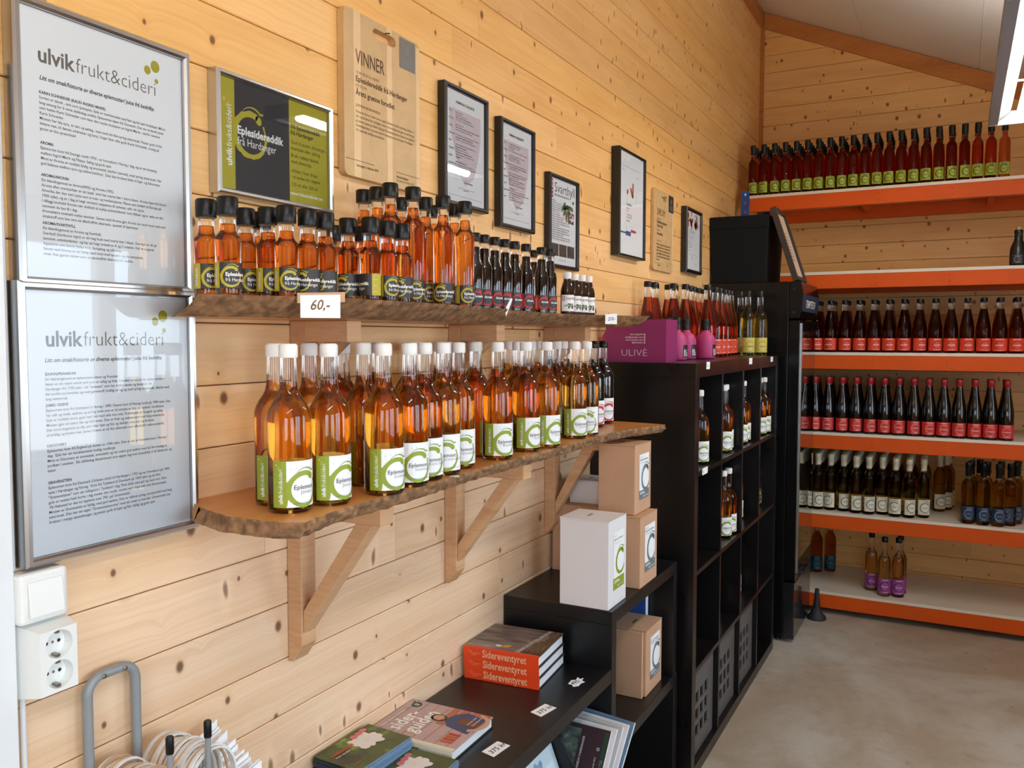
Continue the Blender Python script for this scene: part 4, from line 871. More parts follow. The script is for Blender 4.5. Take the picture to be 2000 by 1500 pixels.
KX, KY0, KY1, KH = 0.39, 2.835, 4.315, 1.4825
t = thing('cube_shelving', 'tall black brown cube shelving unit with sixteen compartments', 'shelving unit')
zs = [0.045 + i * 0.3525 for i in range(4)]; ysk = [KY0 + 0.045 + i * 0.3525 for i in range(4)]
items = [('top_panel', (0.004, KY0, KH - 0.05), (KX, KY1, KH)), ('bottom_panel', (0.004, KY0, 0), (KX, KY1, 0.045)), ('side_panel', (0.004, KY0, 0.0453), (KX, KY0 + 0.045, KH - 0.0503)), ('side_panel', (0.004, KY1 - 0.045, 0.0453), (KX, KY1, KH - 0.0503))]
for z in zs[1:]: items.append(('shelf', (0.004, KY0 + 0.0453, z - 0.0175), (KX - 0.002, KY1 - 0.0453, z)))
for z in zs:
    for y in ysk[1:]: items.append(('divider', (0.004, y - 0.0175, z + 0.0003), (KX - 0.003, y, min(z + 0.3347, KH - 0.0503))))
panels(t, items, M_kallax, 0.0008)
# black crates with punched holes in the bottom row, dark insert higher up
M_crate = mat('black_crate', (92, 90, 90), 0.42)
def crate(i):
    y0 = ysk[i] + 0.004; W, H = 0.325, 0.320; t = thing('storage_crate', ORD[i] + ' black perforated crate from the near end of the bottom row', 'crate', (0.05, y0, zs[0] + 0.0006), group='perforated crates'); D = 0.318
    holes = [(W / 2 + (a - 1) * 0.062, 0.085 + b * 0.062) for a in range(3) for b in range(3)]
    us = sorted({0, W} | {q for h in holes for q in (h[0] - 0.020, h[0] + 0.020)}); vs_ = sorted({0, H} | {q for h in holes for q in (h[1] - 0.022, h[1] + 0.022)})
    g = G(); solid = lambda a, b: not any(abs((us[a] + us[a + 1]) / 2 - h[0]) < 0.02 and abs((vs_[b] + vs_[b + 1]) / 2 - h[1]) < 0.022 for h in holes)
    for a in range(len(us) - 1):
        for b in range(len(vs_) - 1):
            if solid(a, b): g.box((D - 0.006, us[a], vs_[b]), (D, us[a + 1], vs_[b + 1]), M_crate)
    g.build('front_panel', t)
    for nm, lo, hi in (('side_panel', (0, 0, 0), (D - 0.0063, 0.006, H)), ('side_panel', (0, W - 0.006, 0), (D - 0.0063, W, H)), ('bottom_panel', (0, 0.0063, 0), (D - 0.0063, W - 0.0063, 0.006)), ('back_panel', (0, 0.0063, 0.0063), (0.006, W - 0.0063, H))):
        g = G(); g.box(lo, hi, M_crate); g.build(nm, t)
for i in range(3): crate(i)
M_inset = mat('dark_blue_insert', (34, 40, 52), 0.45)
g = G(); g.box((0.02, ysk[3] + 0.006, zs[1] + 0.0006), (0.32, ysk[3] + 0.322, zs[1] + 0.31), M_inset); tag(g.build('storage_box', None, bevel=0.004), 'dark blue storage box in the far compartment of the second lowest row', 'box')
def small_tag(loc, w, h, label, rz=0.0):
    g = G(); g.box((0, 0, -h), (0.0006, w, 0), M_paper); g.flat(mv(T('75,-', h * 0.5), w * 0.1, -h * 0.7), (0.0006, 0, 0), (0, 1, 0), (0, 0, 1), M_blackink, 0.0002)
    tag(g.build('price_tag', None, loc, (0, 0.0, rz)), label, 'price tag')
small_tag((KX + 0.0004, 2.965, KH + 0.002), 0.045, 0.026, 'small white price tag on the near end of the shelving top edge')
small_tag((KX + 0.0004, 3.655, KH + 0.001), 0.06, 0.026, 'small white price tag at the middle of the shelving top edge')
small_tag((KX + 0.0004, 4.12, KH - 0.002), 0.055, 0.024, 'small white price tag near the far end of the shelving top edge')
small_tag((KX - 0.0012, 2.935, zs[3] + 0.004), 0.07, 0.024, 'white price tag on the upper inner shelf edge below the lone bottle')

# juice bottles inside the compartments
cells = [((0.335, 3.085), 3, 'lone apple juice bottle in the near top compartment'), ((0.335, 3.45), 3, 'front left apple juice bottle in the second top compartment'), ((0.322, 3.527), 3, 'front right apple juice bottle in the second top compartment'), ((0.262, 3.42), 3, 'rear apple juice bottle in the second top compartment'),
         ((0.330, 3.762), 3, 'left apple juice bottle in the third top compartment'), ((0.325, 3.846), 3, 'right apple juice bottle in the third top compartment'), ((0.335, 4.150), 3, 'left apple juice bottle in the far top compartment'), ((0.34, 4.230), 3, 'right apple juice bottle in the far top compartment'),
         ((0.338, 3.45), 2, 'left apple juice bottle in the second compartment of the second row'), ((0.34, 3.528), 2, 'right apple juice bottle in the second compartment of the second row'), ((0.30, 3.83), 2, 'half hidden juice bottle in the third compartment of the second row'),
         ((0.29, 3.47), 1, 'half hidden juice bottle in the second compartment of the third row'), ((0.29, 3.86), 1, 'half hidden juice bottle in the third compartment of the third row')]
for i, ((x, y), r, lab) in enumerate(cells): put(juices[(0, 4, 4, 4, 5, 0, 5, 4, 0, 4, 3, 0, 3)[i]], (x, y, zs[r] + 0.0005), toward(x, y) + 0.35, lab, 'juice bottles in the compartments')
J_dark = kind_of_bottle('dark_juice_bottle', 'dark bottle', J_OUT, M_dark, 0.216, M_cap, J_CAP, juice_label('', M_olive, M_charcoal, M_whiteink), seg=20)
put(J_dark, (0.31, 4.19, zs[2] + 0.0005), toward(0.31, 4.19) + 0.3, 'dark bottle with black label in the far compartment of second row')

# ------------------------------------------------------------------ bag-in-box cartons
def carton(name, label, loc, rz, dx, dy, h, cm, face, ink, lid=True, group=None):
    """loc = the corner nearest the wall and nearest the viewer; dx off the wall, dy along it"""
    t = thing(name, label, 'box', loc, rz, group)
    g = G(); g.box((0, 0, 0), (dx, dy, h - 0.001), cm); g.build('carton_body', t, bevel=0.0015)
    g = G(); g.hexa([(-0.001, -0.001, h - 0.0008), (dx + 0.001, -0.001, h - 0.0008), (dx + 0.001, dy, h - 0.0008), (-0.001, dy, h - 0.0008), (-0.001, -0.001, h + 0.002), (dx + 0.001, -0.001, h + 0.0015), (dx + 0.001, dy, h + 0.0008), (-0.001, dy, h + 0.0008)], cm); g.build('lid_flap', t)
    g = G(); g.box((dx * 0.1, -0.0015, h - 0.014), (dx * 0.9, -0.0004, h - 0.0045), cm); g.build('tuck_tab', t); g = G(); g.box((dx * 0.42, dy * 0.35, h + 0.0016), (dx * 0.46, dy * 0.6, h + 0.0024), M_gap if cm is M_card else M_greyink); g.build('hand_slot', t)
    if face:
        w, hh = dy * 0.60, h * 0.66; o = (dx + 0.0003, dy * 0.26, h * 0.19); g = G(); U, V = (0, 1, 0), (0, 0, 1)
        g.flat(rect(0, 0, w, hh), o, U, V, M_paper, 0.0003)
        for s in swirl(w * 0.66, hh * 0.46, w * 0.40, 24, 0.02, 1.1): 
            s = ([(min(a, w), b) for a, b in s[0]], s[1]); g.flat(s, o, U, V, ink, 0.0006)
        g.flat(rect(0, 0, w, hh * 0.20), o, U, V, ink, 0.0008)
        for a in (mv(T('ulvik', w * 0.085, 0.03), w * 0.36, hh * 0.04), mv(T('frukt&cideri', w * 0.085, 0.0), w * 0.55, hh * 0.04)): g.flat(a, o, U, V, M_whiteink, 0.0011)
        for q in range(3): g.flat(rect(w * 0.05, hh * (0.155 - 0.02 * q), w * (0.45 + 0.08 * q), hh * (0.165 - 0.02 * q)), o, U, V, M_whiteink, 0.0011)
        g.flat(mv(T('Eplemost frå', w * 0.05), w * 0.06, hh * 0.93), o, U, V, ink, 0.0006); g.flat(mv(T('Eplemost Gravenstein', w * 0.095, 0.01, width=w * 0.8), w * 0.06, hh * 0.86), o, U, V, ink, 0.0006); g.flat(mv(T('3 liter kaldpressa eplemost', w * 0.05), w * 0.06, hh * 0.80), o, U, V, ink, 0.0006)
        g.build('printed_label', t)
    return t
ZA = 0.8053
carton('white_carton', 'large white juice carton with green apple label on the cube shelf', (0.183, 2.176, ZA), 0.0, 0.150, 0.140, 0.250, M_wcard, True, M_green)
carton('brown_carton', 'brown juice carton behind the white carton, carrying another carton', (0.215, 2.412, ZA), 0.0, 0.128, 0.160, 0.218, M_card, True, M_greyink, group='brown juice cartons')
carton('brown_carton', 'topmost brown juice carton of the stack under the lower shelf tip', (0.197, 2.432, ZA + 0.2205), 0.0, 0.120, 0.150, 0.214, M_card, True, M_greyink, group='brown juice cartons')
carton('brown_carton', 'plain brown carton against the wall behind the white carton', (0.012, 2.49, ZA), 0.0, 0.165, 0.19, 0.219, M_card, False, M_greyink, group='brown juice cartons')
carton('small_white_carton', 'small white carton standing on the brown carton by the wall', (0.055, 2.53, ZA + 0.2215), 0.0, 0.12, 0.12, 0.075, M_wcard, False, M_greyink)
carton('brown_carton', 'brown juice carton standing inside the black cube shelf', (0.202, 2.545, 0.4136), 0.0, 0.118, 0.16, 0.214, M_card, True, M_greyink, group='brown juice cartons')
g = G(); g.box((0, 0, 0), (0.115, 0.012, 0.215), M_card); tag(g.build('carton_panel', None, (0.198, 2.525, 0.4136), bevel=0.001), 'thin brown carton panel beside the carton in the cube', 'cardboard')
t = thing('ring_binder', 'blue ring binder standing in the black cube shelf', 'binder', (-0.045, 2.712, 0.4136))
M_bind = mat('binder_blue', (34, 78, 150), 0.45)
g = G(); g.box((0.06, 0, 0), (0.30, 0.003, 0.315), M_bind); g.build('cover', t); g = G(); g.box((0.06, 0.032, 0), (0.30, 0.035, 0.315), M_bind); g.build('cover', t)
g = G(); g.box((0.3003, 0, 0), (0.303, 0.035, 0.315), M_bind); g.build('spine', t); g = G(); g.box((0.3032, 0.006, 0.08), (0.3038, 0.029, 0.27), M_paper); g.build('spine_label', t)
g = G(); g.box((0.07, 0.0035, 0.005), (0.28, 0.0315, 0.30), M_paper); g.build('paper_block', t)

# ------------------------------------------------------------------ books and magazines on the lower step
ZB = 0.6453
def speckled(name, c0, c1, c2, sc, stretch=(1, 1, 1)):
    m, nt, out = newmat(name); tc = N(nt, 'ShaderNodeTexCoord'); mp = N(nt, 'ShaderNodeMapping', {0: tc.outputs['Object'], 3: stretch})
    n1 = N(nt, 'ShaderNodeTexNoise', {'Vector': mp.outputs[0], 'Scale': sc, 'Detail': 6.0, 'Roughness': 0.65})
    c = mixc(nt, ramp(nt, n1.outputs[0], 0.35, 0.55), rgba(lin(c0)), rgba(lin(c1))); c = mixc(nt, ramp(nt, n1.outputs[0], 0.56, 0.70), c, rgba(lin(c2)))
    b = N(nt, 'ShaderNodeBsdfPrincipled', {'Base Color': c, 'Roughness': 0.35}); nt.links.new(b.outputs[0], out.inputs[0]); return m
M_story = speckled('rustic_photo_print', (66, 52, 46), (128, 112, 108), (170, 150, 140), 14, (0.5, 2.2, 1)); M_story2 = speckled('bark_photo_print', (54, 38, 26), (110, 88, 64), (190, 180, 172), 22, (1.6, 0.7, 1))
M_spine = mat('orange_spine', (232, 70, 24), 0.45); M_gold = mat('copper_foil', (236, 180, 140), 0.4); M_pages = mat('page_block', (232, 236, 238), 0.7, noise=0.06, nscale=400)
def hardback(label, loc, rz, W, D, th, spine_m, title, title_m, cover, first):
    """W along the spine (local X), D away from the spine (local Y)"""
    t = thing('hardback_book', label, 'book', loc, rz, 'copper titled books' if first is None else None)
    g = G(); g.box((0.003, 0.004, 0.0028), (W - 0.003, D - 0.003, th - 0.0028), M_pages); g.build('page_block', t)
    g = G(); g.box((0, 0, 0), (W, 0.0035, th), spine_m); g.flat(title, (0, 0, 0), (1, 0, 0), (0, 0, 1), title_m, 0.0004); g.build('spine', t, bevel=0)
    g = G(); g.box((0, 0.0037, 0), (W, D, 0.0025), M_black); g.build('back_cover', t)
    g = G(); cover(g, W, D, th); g.build('front_cover', t)
    return t
def story_cover(g, W, D, th):
    g.box((0, 0.0037, th - 0.0025), (W, D, th), M_story); z = th + 0.0002
    def f(art, mt, k=0): g.flat(art, (0, 0, z), (1, 0, 0), (0, 1, 0), mt, 0.0001 * k)
    f(rect(0, 0.0037, W, 0.014), M_spine); f(([(W * 0.66, 0.014), (W, 0.014), (W, D), (W * 0.80, D)], [(0, 1, 2, 3)]), M_story2, 1); f(([(W * 0.66, 0.014), (W * 0.72, 0.014), (W * 0.86, D), (W * 0.80, D)], [(0, 1, 2, 3)]), mat('pale_driftwood_print', (186, 176, 172), 0.5, noise=0.5, nscale=120), 2)
    f(ell(W * 0.50, D * 0.22, 0.013, 0.009, 12, 0.5), mat('cork_print', (206, 160, 60), 0.5), 1); f(ell(W * 0.40, D * 0.2, 0.009, 0.006, 12), M_paper, 1)
bt = 0.0288
for i in range(3):
    ti = mv(T('Sidereventyret', 0.0285, 0.022, width=0.128), 0.056, 0.0065)
    tt = ([*ti[0]], [*ti[1]])
    for q, s in enumerate(('ei reise i', 'norsk siderhistorie', 'og kultur')):
        a = mv(T(s, 0.0042), 0.012 + 0.006 * q, 0.019 - 0.005 * q); b = len(tt[0]); tt[0].extend(a[0]); tt[1].extend(tuple(b + k for k in f) for f in a[1])
    hardback(('bottom', 'middle', 'topmost')[i] + ' orange spined book of the stack of three against the wall', ((0.014, 0.013, 0.012)[i], 1.926 - 0.001 * i, ZB + i * (bt + 0.0003)), 0.085, 0.218, 0.20, bt, M_spine, tt, M_gold, story_cover, None)
M_siding = mat('grey_rose_print', (190, 162, 158), 0.45, noise=0.1, nscale=30); M_skin = mat('skin_print', (206, 160, 134), 0.5); M_hair = mat('brown_hair_print', (70, 46, 34), 0.5); M_shirt = mat('denim_print', (60, 72, 108), 0.5); M_brickp = mat('brick_print', (176, 104, 80), 0.5); M_dgreen = mat('dark_green_print', (34, 76, 44), 0.5); M_apr = mat('leather_print', (110, 66, 46), 0.5)
def guide_cover(g, W, D, th):
    g.box((0, 0.0037, th - 0.0025), (W, D, th), M_siding); z = th + 0.0002
    # cover reads with its top edge towards the wall (local -X): u runs along local Y, v towards -X
    def f(art, mt, k=0): g.flat(([(W - b, a) for a, b in art[0]], art[1]), (0, 0, z), (1, 0, 0), (0, 1, 0), mt, 0.0001 * k)
    for q in range(7): f(rect(0.014, 0.030 * q + 0.024, D, 0.030 * q + 0.0262), M_brickp if q < 5 else M_greyink, 0)
    f(rect(0.10, 0.004, D, 0.105), M_brickp, 1); f(rect(0.10, 0.052, D, 0.056), M_siding, 2); f(rect(0.10, 0.08, D, 0.083), M_siding, 2); f(rect(0.004, 0.0, 0.014, W), M_cream, 1)
    f(([(0.085, 0.012), (0.165, 0.004), (0.180, 0.06), (0.160, 0.085), (0.125, 0.095), (0.10, 0.075)], [(0, 1, 2, 3, 4, 5)]), M_shirt, 3); f(([(0.118, 0.012), (0.150, 0.010), (0.152, 0.062), (0.120, 0.062)], [(0, 1, 2, 3)]), M_apr, 4)
    f(arc(0.14, 0.035, 0.042, 200, 350, 0.012, 0.010, 12), M_skin, 5); f(ell(0.128, 0.112, 0.0165, 0.021, 16), M_hair, 4); f(ell(0.129, 0.110, 0.0125, 0.017, 16), M_skin, 5); f(arc(0.129, 0.106, 0.0115, 190, 350, 0.006, 0.006, 10), M_hair, 6)
    for dx in (-0.005, 0.005): f(ell(0.129 + dx, 0.1135, 0.0014, 0.001, 6), M_hair, 6)
    f(rect(0.125, 0.101, 0.133, 0.1022), M_hair, 7)
    f(mv(T('sider-', 0.052, 0.02, width=0.098), 0.032, 0.163), M_whiteink, 4); f(mv(T('guiden', 0.052, 0.02, width=0.115), 0.036, 0.122), M_whiteink, 4); f(mv(T('Den store norske', 0.013, 0.0), 0.034, 0.205), M_whiteink, 4)
    f(ell(0.165, 0.198, 0.014, 0.013, 16), M_dgreen, 3); f(rect(0.161, 0.191, 0.1635, 0.205), M_whiteink, 4); f(rect(0.1665, 0.191, 0.169, 0.205), M_whiteink, 4); f(ell(0.176, 0.212, 0.005, 0.003, 8, 0.8), M_dgreen, 3)
    for q in range(4): f(rect(0.03 + 0.012 * q, 0.02, 0.039 + 0.012 * q, 0.05), M_brick if q % 2 else M_umber, 3)
    f(mv(T('Norsk sider', 0.009), 0.125, 0.030), M_whiteink, 8); f(mv(T('Sidereksperten', 0.008), 0.125, 0.018), M_whiteink, 8)
tt = mv(T('siderguiden', 0.0165, 0.015, width=0.088), 0.052, 0.0085)
hardback('pale green guide book lying flat with a man on its cover', (0.006, 1.508, ZB), 0.02, 0.226, 0.190, 0.026, M_cream, tt, M_dgreen, guide_cover, 1)
M_magcov = speckled('orchard_photo_print', (36, 34, 24), (70, 84, 34), (140, 160, 70), 9)
M_petal = mat('blossom_print', (228, 222, 220), 0.5); M_pink = mat('bud_print', (216, 120, 120), 0.5)
def leaflet_pile(label, loc, rz, W, D, n, edge, first, curl):
    t = thing('leaflet_pile', label, 'leaflets', loc, rz); rn = random.Random(n + 3)
    for i in range(n):
        dx, dy = rn.uniform(-0.002, 0.002), rn.uniform(-0.002, 0.002); z = i * 0.0033
        g = G(); top = M_magcov if i == n - 1 else M_navy
        c = curl * i / n
        g.hexa([(dx, dy, z), (W + dx, dy, z), (W + dx, D + dy, z), (dx, D + dy, z), (dx, dy, z + 0.003), (W + dx, dy, z + 0.003), (W + dx, D + dy, z + 0.003), (dx, D + dy, z + 0.003)], top)
        g.box((W + dx, dy, z), (W + dx + 0.0015, D + dy, z + 0.003), edge)
        if i == n - 1:
            def f(art, mt, k=0): g.flat(([(W - b, a) for a, b in art[0]], art[1]), (0, 0, z + 0.0032), (1, 0, 0), (0, 1, 0), mt, 0.0001 * k)
            for q in range(9): f(ell(D * 0.66 + 0.021 * math.cos(q * 0.7 + 0.3), W * 0.62 + 0.018 * math.sin(q * 0.7 + 0.3), 0.018 + 0.005 * (q % 2), 0.009 + 0.003 * (q % 3), 10, q * 0.7 + 0.4 * (q % 2)), M_petal, q)
            f(ell(D * 0.66, W * 0.62, 0.008, 0.006, 10), M_cream, 11)
            for q in range(3): f(ell(D * (0.62 + 0.10 * q), W * (0.86 + 0.02 * q), 0.010, 0.008, 10), M_pink, 10)
            f(mv(T('HARDANGER', 0.011, 0.02), D * 0.10, W * 0.66), M_orangered, 12); f(mv(T('frukt og sider', 0.008), D * 0.10, W * 0.58), M_paper, 12)
            f(mv(T('2019', 0.008, 0.02), D * 0.12, W * 0.16), M_orangered, 12)
        g.build('leaflet', t)
    return t
leaflet_pile('taller pile of blossom leaflets at the wall beside the guide book', (0.006, 1.325, ZB), -0.05, 0.122, 0.175, 14, M_paleblue, 1, 0)
leaflet_pile('lower pile of blossom leaflets at the front edge of the step', (0.142, 1.318, ZB), 0.03, 0.118, 0.18, 6, M_paleblue, 0, 0)
def flat_tag(loc, rz, label, text, torn=False):
    t = thing('price_card', label, 'price tag', loc, rz)
    g = G(); w, h = 0.064, 0.036
    poly = [(0, 0), (w, 0), (w, h), (0.004, h)] if not torn else [(0, 0.004), (0.014, -0.004), (0.030, 0.002), (0.046, 0.0), (0.048, 0.012), (0.064, 0.018), (0.052, 0.022), (0.058, 0.034), (0.040, 0.026), (0.030, 0.034), (0.006, 0.026), (0.008, 0.014)]
    g.prism([(h - b, a) for a, b in poly], 2, 0.0, 0.0006, M_paper); g.build('card', t)
    g = G(); a = mv(T(text, 0.021, 0.008, 0.2), 0.008, 0.010); g.flat(([(h - y, x) for x, y in a[0]], a[1]), (0, 0, 0.0006), (1, 0, 0), (0, 1, 0), M_blackink, 0.0002); g.build('handwriting', t)
flat_tag((0.262, 1.585, ZB), -0.12, 'white card reading 375 kr nearest the guide book', '375 kr')
flat_tag((0.268, 1.815, ZB), -0.2, 'white card reading 375 kr before the orange book stack', '375 kr')
flat_tag((0.270, 2.015, ZB), -0.25, 'torn white card reading 495 beside the orange book stack', '495', True)
# magazines leaning in the open front below the step
M_mag = mat('plum_magazine_print', (62, 48, 56), 0.35); M_field = speckled('valley_photo_print', (40, 56, 62), (96, 110, 100), (170, 180, 190), 30)
M_mags = [M_paleblue, M_wcard, mat('grey_magazine_print', (196, 200, 204), 0.4), M_wcard, M_mag]
for i in range(5):
    t = thing('magazine', ('rearmost pale blue magazine', 'second white magazine from the back', 'middle grey magazine', 'fourth white magazine from the back', 'front plum coloured magazine with valley photo')[i] + ' leaning below the book step', 'magazine', (0.40 - 0.004 * (4 - i) * 0 - 0.012 * (4 - i) * 0, 2.055 - 0.024 * i, 0.4142), group='leaning magazines' if i < 4 else None)
    t.location = (0.392 + 0.006 * (4 - i), 2.058 - 0.024 * i, 0.4142); t.rotation_euler = (-0.62, 0, -0.04 - 0.03 * (4 - i))
    W, Hh = 0.21, 0.142 - 0.002 * (4 - i)
    g = G(); g.box((-W, 0, 0), (0, 0.006, Hh), M_pages); g.build('pages', t)
    g = G(); g.box((-W, -0.0008, 0), (0, -0.0002, Hh), M_mags[i])
    if i == 4:
        def f(art, mt, k=0): g.flat(art, (-W, -0.0008, 0), (1, 0, 0), (0, 0, 1), mt, 0.0002 * (k + 1))
        f(rect(0.06, 0.0, 0.128, Hh * 0.92), M_field); f(mv(rot90(T('REISELIV I HARDANGER', 0.008)), 0.142, 0.03), M_whiteink); f(mv(rot90(T('Vestlandet 2019', 0.006)), 0.185, 0.03), M_whiteink); f(arc(0.186, 0.09, 0.0035, 0, 360, 0.0012, 0.0012, 12), M_whiteink)
        f(rect(0.197, 0.07, 0.206, 0.135), M_dgreen); f(rect(0.197, 0.0, 0.206, 0.066), M_field)
    g.build('cover', t)
t = thing('leaflet_holder', 'black leaflet holder with pale leaflets below the book step', 'leaflet holder', (0.292, 1.80, 0.4138), rot=(0, 0, -0.06))
g = G(); g.hexa([(-0.05, -0.01, 0), (-0.045, -0.01, 0), (-0.045, 0.165, 0), (-0.05, 0.165, 0), (-0.098, -0.01, 0.115), (-0.093, -0.01, 0.115), (-0.093, 0.165, 0.115), (-0.098, 0.165, 0.115)], M_black); g.build('back_plate', t)
g = G(); g.box((-0.0445, -0.01, 0), (0.05, 0.165, 0.004), M_black); g.build('base_plate', t)
g = G(); g.hexa([(-0.044, 0.160, 0.0043), (0.05, 0.160, 0.0043), (0.05, 0.165, 0.0043), (-0.044, 0.165, 0.0043), (-0.090, 0.160, 0.110), (-0.02, 0.160, 0.110), (-0.02, 0.165, 0.110), (-0.090, 0.165, 0.110)], M_black); g.build('side_plate', t)
M_leafl = mat('ice_blue_leaflet', (206, 226, 236), 0.5); M_sketch = mat('blue_sketch_print', (150, 180, 210), 0.5, noise=0.3, nscale=80)
for i in range(3):
    l = thing('leaflet', ('back', 'middle', 'front')[i] + ' pale blue leaflet standing in the black leaflet holder', 'leaflet', (0.258 + 0.012 * i, 1.808 + 0.003 * i, 0.4182), rot=(0, -0.38, -0.06))
    g = G(); g.box((0, 0, 0), (0.004, 0.142, 0.112), M_leafl); g.build('pages', l)
    g = G(); 
    for q in range(6): g.flat(ell(0.055 + 0.018 * math.cos(q), 0.045 + 0.02 * math.sin(q), 0.016, 0.010, 9, q), (0.004, 0, 0), (0, 1, 0), (0, 0, 1), M_sketch, 0.0002 + 0.0001 * q)
    g.build('drawing', l)

# ------------------------------------------------------------------ on top of the shelving unit
ZK = KH + 0.0006
t = thing('presentation_carton', 'magenta presentation carton with silver ULIVÈ lettering on the shelving unit', 'box', (0.046, 2.868, ZK))
W, Hh = 0.226, 0.152; M_silver = mat('silver_foil', (206, 206, 214), 0.35, metal=0.2)
g = G(); g.box((0, 0, 0), (W, 0.004, Hh), M_purple); o_ = (0, 0, 0)
def f(art, mt): g.flat(art, (0, 0, 0), (1, 0, 0), (0, 0, 1), mt, 0.0003)
f(mv(T('ULIVÈ', 0.034, -0.012, width=0.096), 0.058, 0.022), M_silver)
for q, s in enumerate(('+45 41265774', 'info@ulivefine.com', 'www.ulivefine.com', '@ulivewine')):
    a = T(s, 0.0085, 0.0); w = max(x for x, y in a[0]); f(mv(a, 0.140 - w, 0.096 - 0.0095 * q), M_whiteink); f(arc(0.147, 0.0985 - 0.0095 * q, 0.0026, 0, 360, 0.0014, 0.0014, 12), M_whiteink)
g.build('front_panel', t)
g = G(); g.box((W - 0.003, 0.0042, 0), (W, 0.13, Hh), M_purple); g.build('side_panel', t)
g = G(); g.box((-0.042, 0.127, 0), (W - 0.0032, 0.13, Hh), M_purple); g.build('back_panel', t); g = G(); g.box((-0.042, 0.0044, 0), (W - 0.0032, 0.1268, 0.003), M_purple); g.build('bottom_panel', t)
P_OUT = [(0.036, 0.0), (0.040, 0.002), (0.042, 0.008), (0.042, 0.066), (0.0405, 0.080), (0.036, 0.092), (0.029, 0.102), (0.021, 0.108), (0.0165, 0.112), (0.0160, 0.118), (0.0160, 0.122)]
L = [(M_paper, mv(rot90(T(s, 0.0075, 0.03)), 0.010 + 0.0085 * i, 0.004), 0) for i, s in enumerate(('OLIVEN', 'EKSTRA', '2019'))]
P_b = kind_of_bottle('pink_bottle', 'pink ceramic bottle', P_OUT, None, 0, M_cap, [(0.0172, 0.1185), (0.0178, 0.121), (0.0178, 0.146), (0.0172, 0.1475), (0.0172, 0.149), (0.0178, 0.1505), (0.0178, 0.163), (0.0168, 0.1655)], label_mesh(0.042, 0.034, 0.048, 0.012, M_black, L), seg=28, solid=M_purpleb)
for i, (x, y, a, lab) in enumerate([(0.215, 3.179, 1.05, 'front left pink ceramic bottle beside the magenta carton'), (0.201, 3.354, 0.95, 'pink ceramic bottle half hidden behind the front left one'), (0.247, 3.478, 1.2, 'pink ceramic bottle standing apart on the right'), (0.157, 3.243, 0.4, 'pink ceramic bottle just behind the right edge of the carton'), (0.050, 2.925, 0.3, 'pink ceramic bottle inside the magenta carton')]):
    put(P_b, (x, y, ZK + (0.0034 if i == 4 else 0)), toward(x, y) + a, lab, 'pink ceramic bottles')
R_OUT = [(0.031, 0.0), (0.035, 0.0015), (0.036, 0.006), (0.036, 0.128), (0.0352, 0.142), (0.0328, 0.160), (0.0288, 0.182), (0.0242, 0.206), (0.0200, 0.230), (0.0170, 0.250), (0.0152, 0.268), (0.0142, 0.290), (0.0142, 0.298)]
def panel_label(R, w, h, z0, base, ring, ink, text, n=20):
    cx, cy, r = w / 2, h * 0.47, h * 0.31
    L = [(ring, s, 0) for s in swirl(cx, cy, r, n, 0.02, 0.8)] + [(ink, mv(T(text, h * 0.15, 0.01, align='CENTER', width=w * 0.38), cx, cy - h * 0.05), 1), (ink, rect(w * 0.32, h * 0.90, w * 0.68, h * 0.935, 3), 0), (ink, rect(w * 0.30, h * 0.07, w * 0.70, h * 0.10, 3), 0)]
    return label_mesh(R, w, h, z0, base, L)
M_darkring = mat('dark_red_ring', (150, 40, 30), 0.5)
P_r = kind_of_bottle('rose_cider_bottle', 'rose cider bottle', R_OUT, M_rose, 0.252, M_cap, capprof(0.0165, 0.294, 0.316), panel_label(0.036, 0.10, 0.068, 0.014, M_orangered, M_darkring, M_paper, 'Jonathan'), seg=24)
PINK = [[0.06, 3.29], [0.062, 3.364], [0.042, 3.438], [0.112, 3.468], [0.068, 3.534], [0.074, 3.610], [0.142, 3.541], [0.128, 3.661], [0.12, 3.737], [0.11, 3.853], [0.11, 3.932], [0.215, 3.628], [0.2, 3.817], [0.2, 3.901], [0.195, 4.008], [0.19, 4.090], [0.185, 4.170]]
for i, (x, y) in enumerate(PINK): put(P_r, (x, y, ZK), toward(x, y) + 0.25 + 0.1 * (i % 3), 'rose cider bottle with coral label, %s from the left on the shelving' % ORD[i], 'rose cider bottles on the shelving unit')
O_OUT = [(0.030, 0.0), (0.033, 0.0015), (0.034, 0.005), (0.034, 0.172), (0.0330, 0.190), (0.0290, 0.206), (0.0225, 0.218), (0.0165, 0.228), (0.0145, 0.240), (0.0140, 0.285), (0.0140, 0.294)]
def side_label(R, w, h, z0, base, ring, ink, text):
    L = [(ring, s, 0) for s in swirl(w * 0.55, h * 0.40, h * 0.34, 20, 0.02, 0.8)] + [(ink, mv(T(text, h * 0.13), w * 0.36, h * 0.38), 1)]
    return label_mesh(R, w, h, z0, base, L)
P_o = kind_of_bottle('olive_cider_bottle', 'olive cider bottle', O_OUT, M_olivej, 0.246, M_cap, capprof(0.0162, 0.288, 0.318), side_label(0.034, 0.085, 0.072, 0.016, M_ylab, M_olive, M_ink, 'Eplesider'), seg=24)
for i, (x, y) in enumerate([[0.212, 4.262], [0.262, 4.205], [0.310, 4.262]]): put(P_o, (x, y, ZK), toward(x, y) + 0.3, 'olive cider bottle with pale yellow label, %s from the left on the shelving' % ORD[i], 'olive cider bottles')

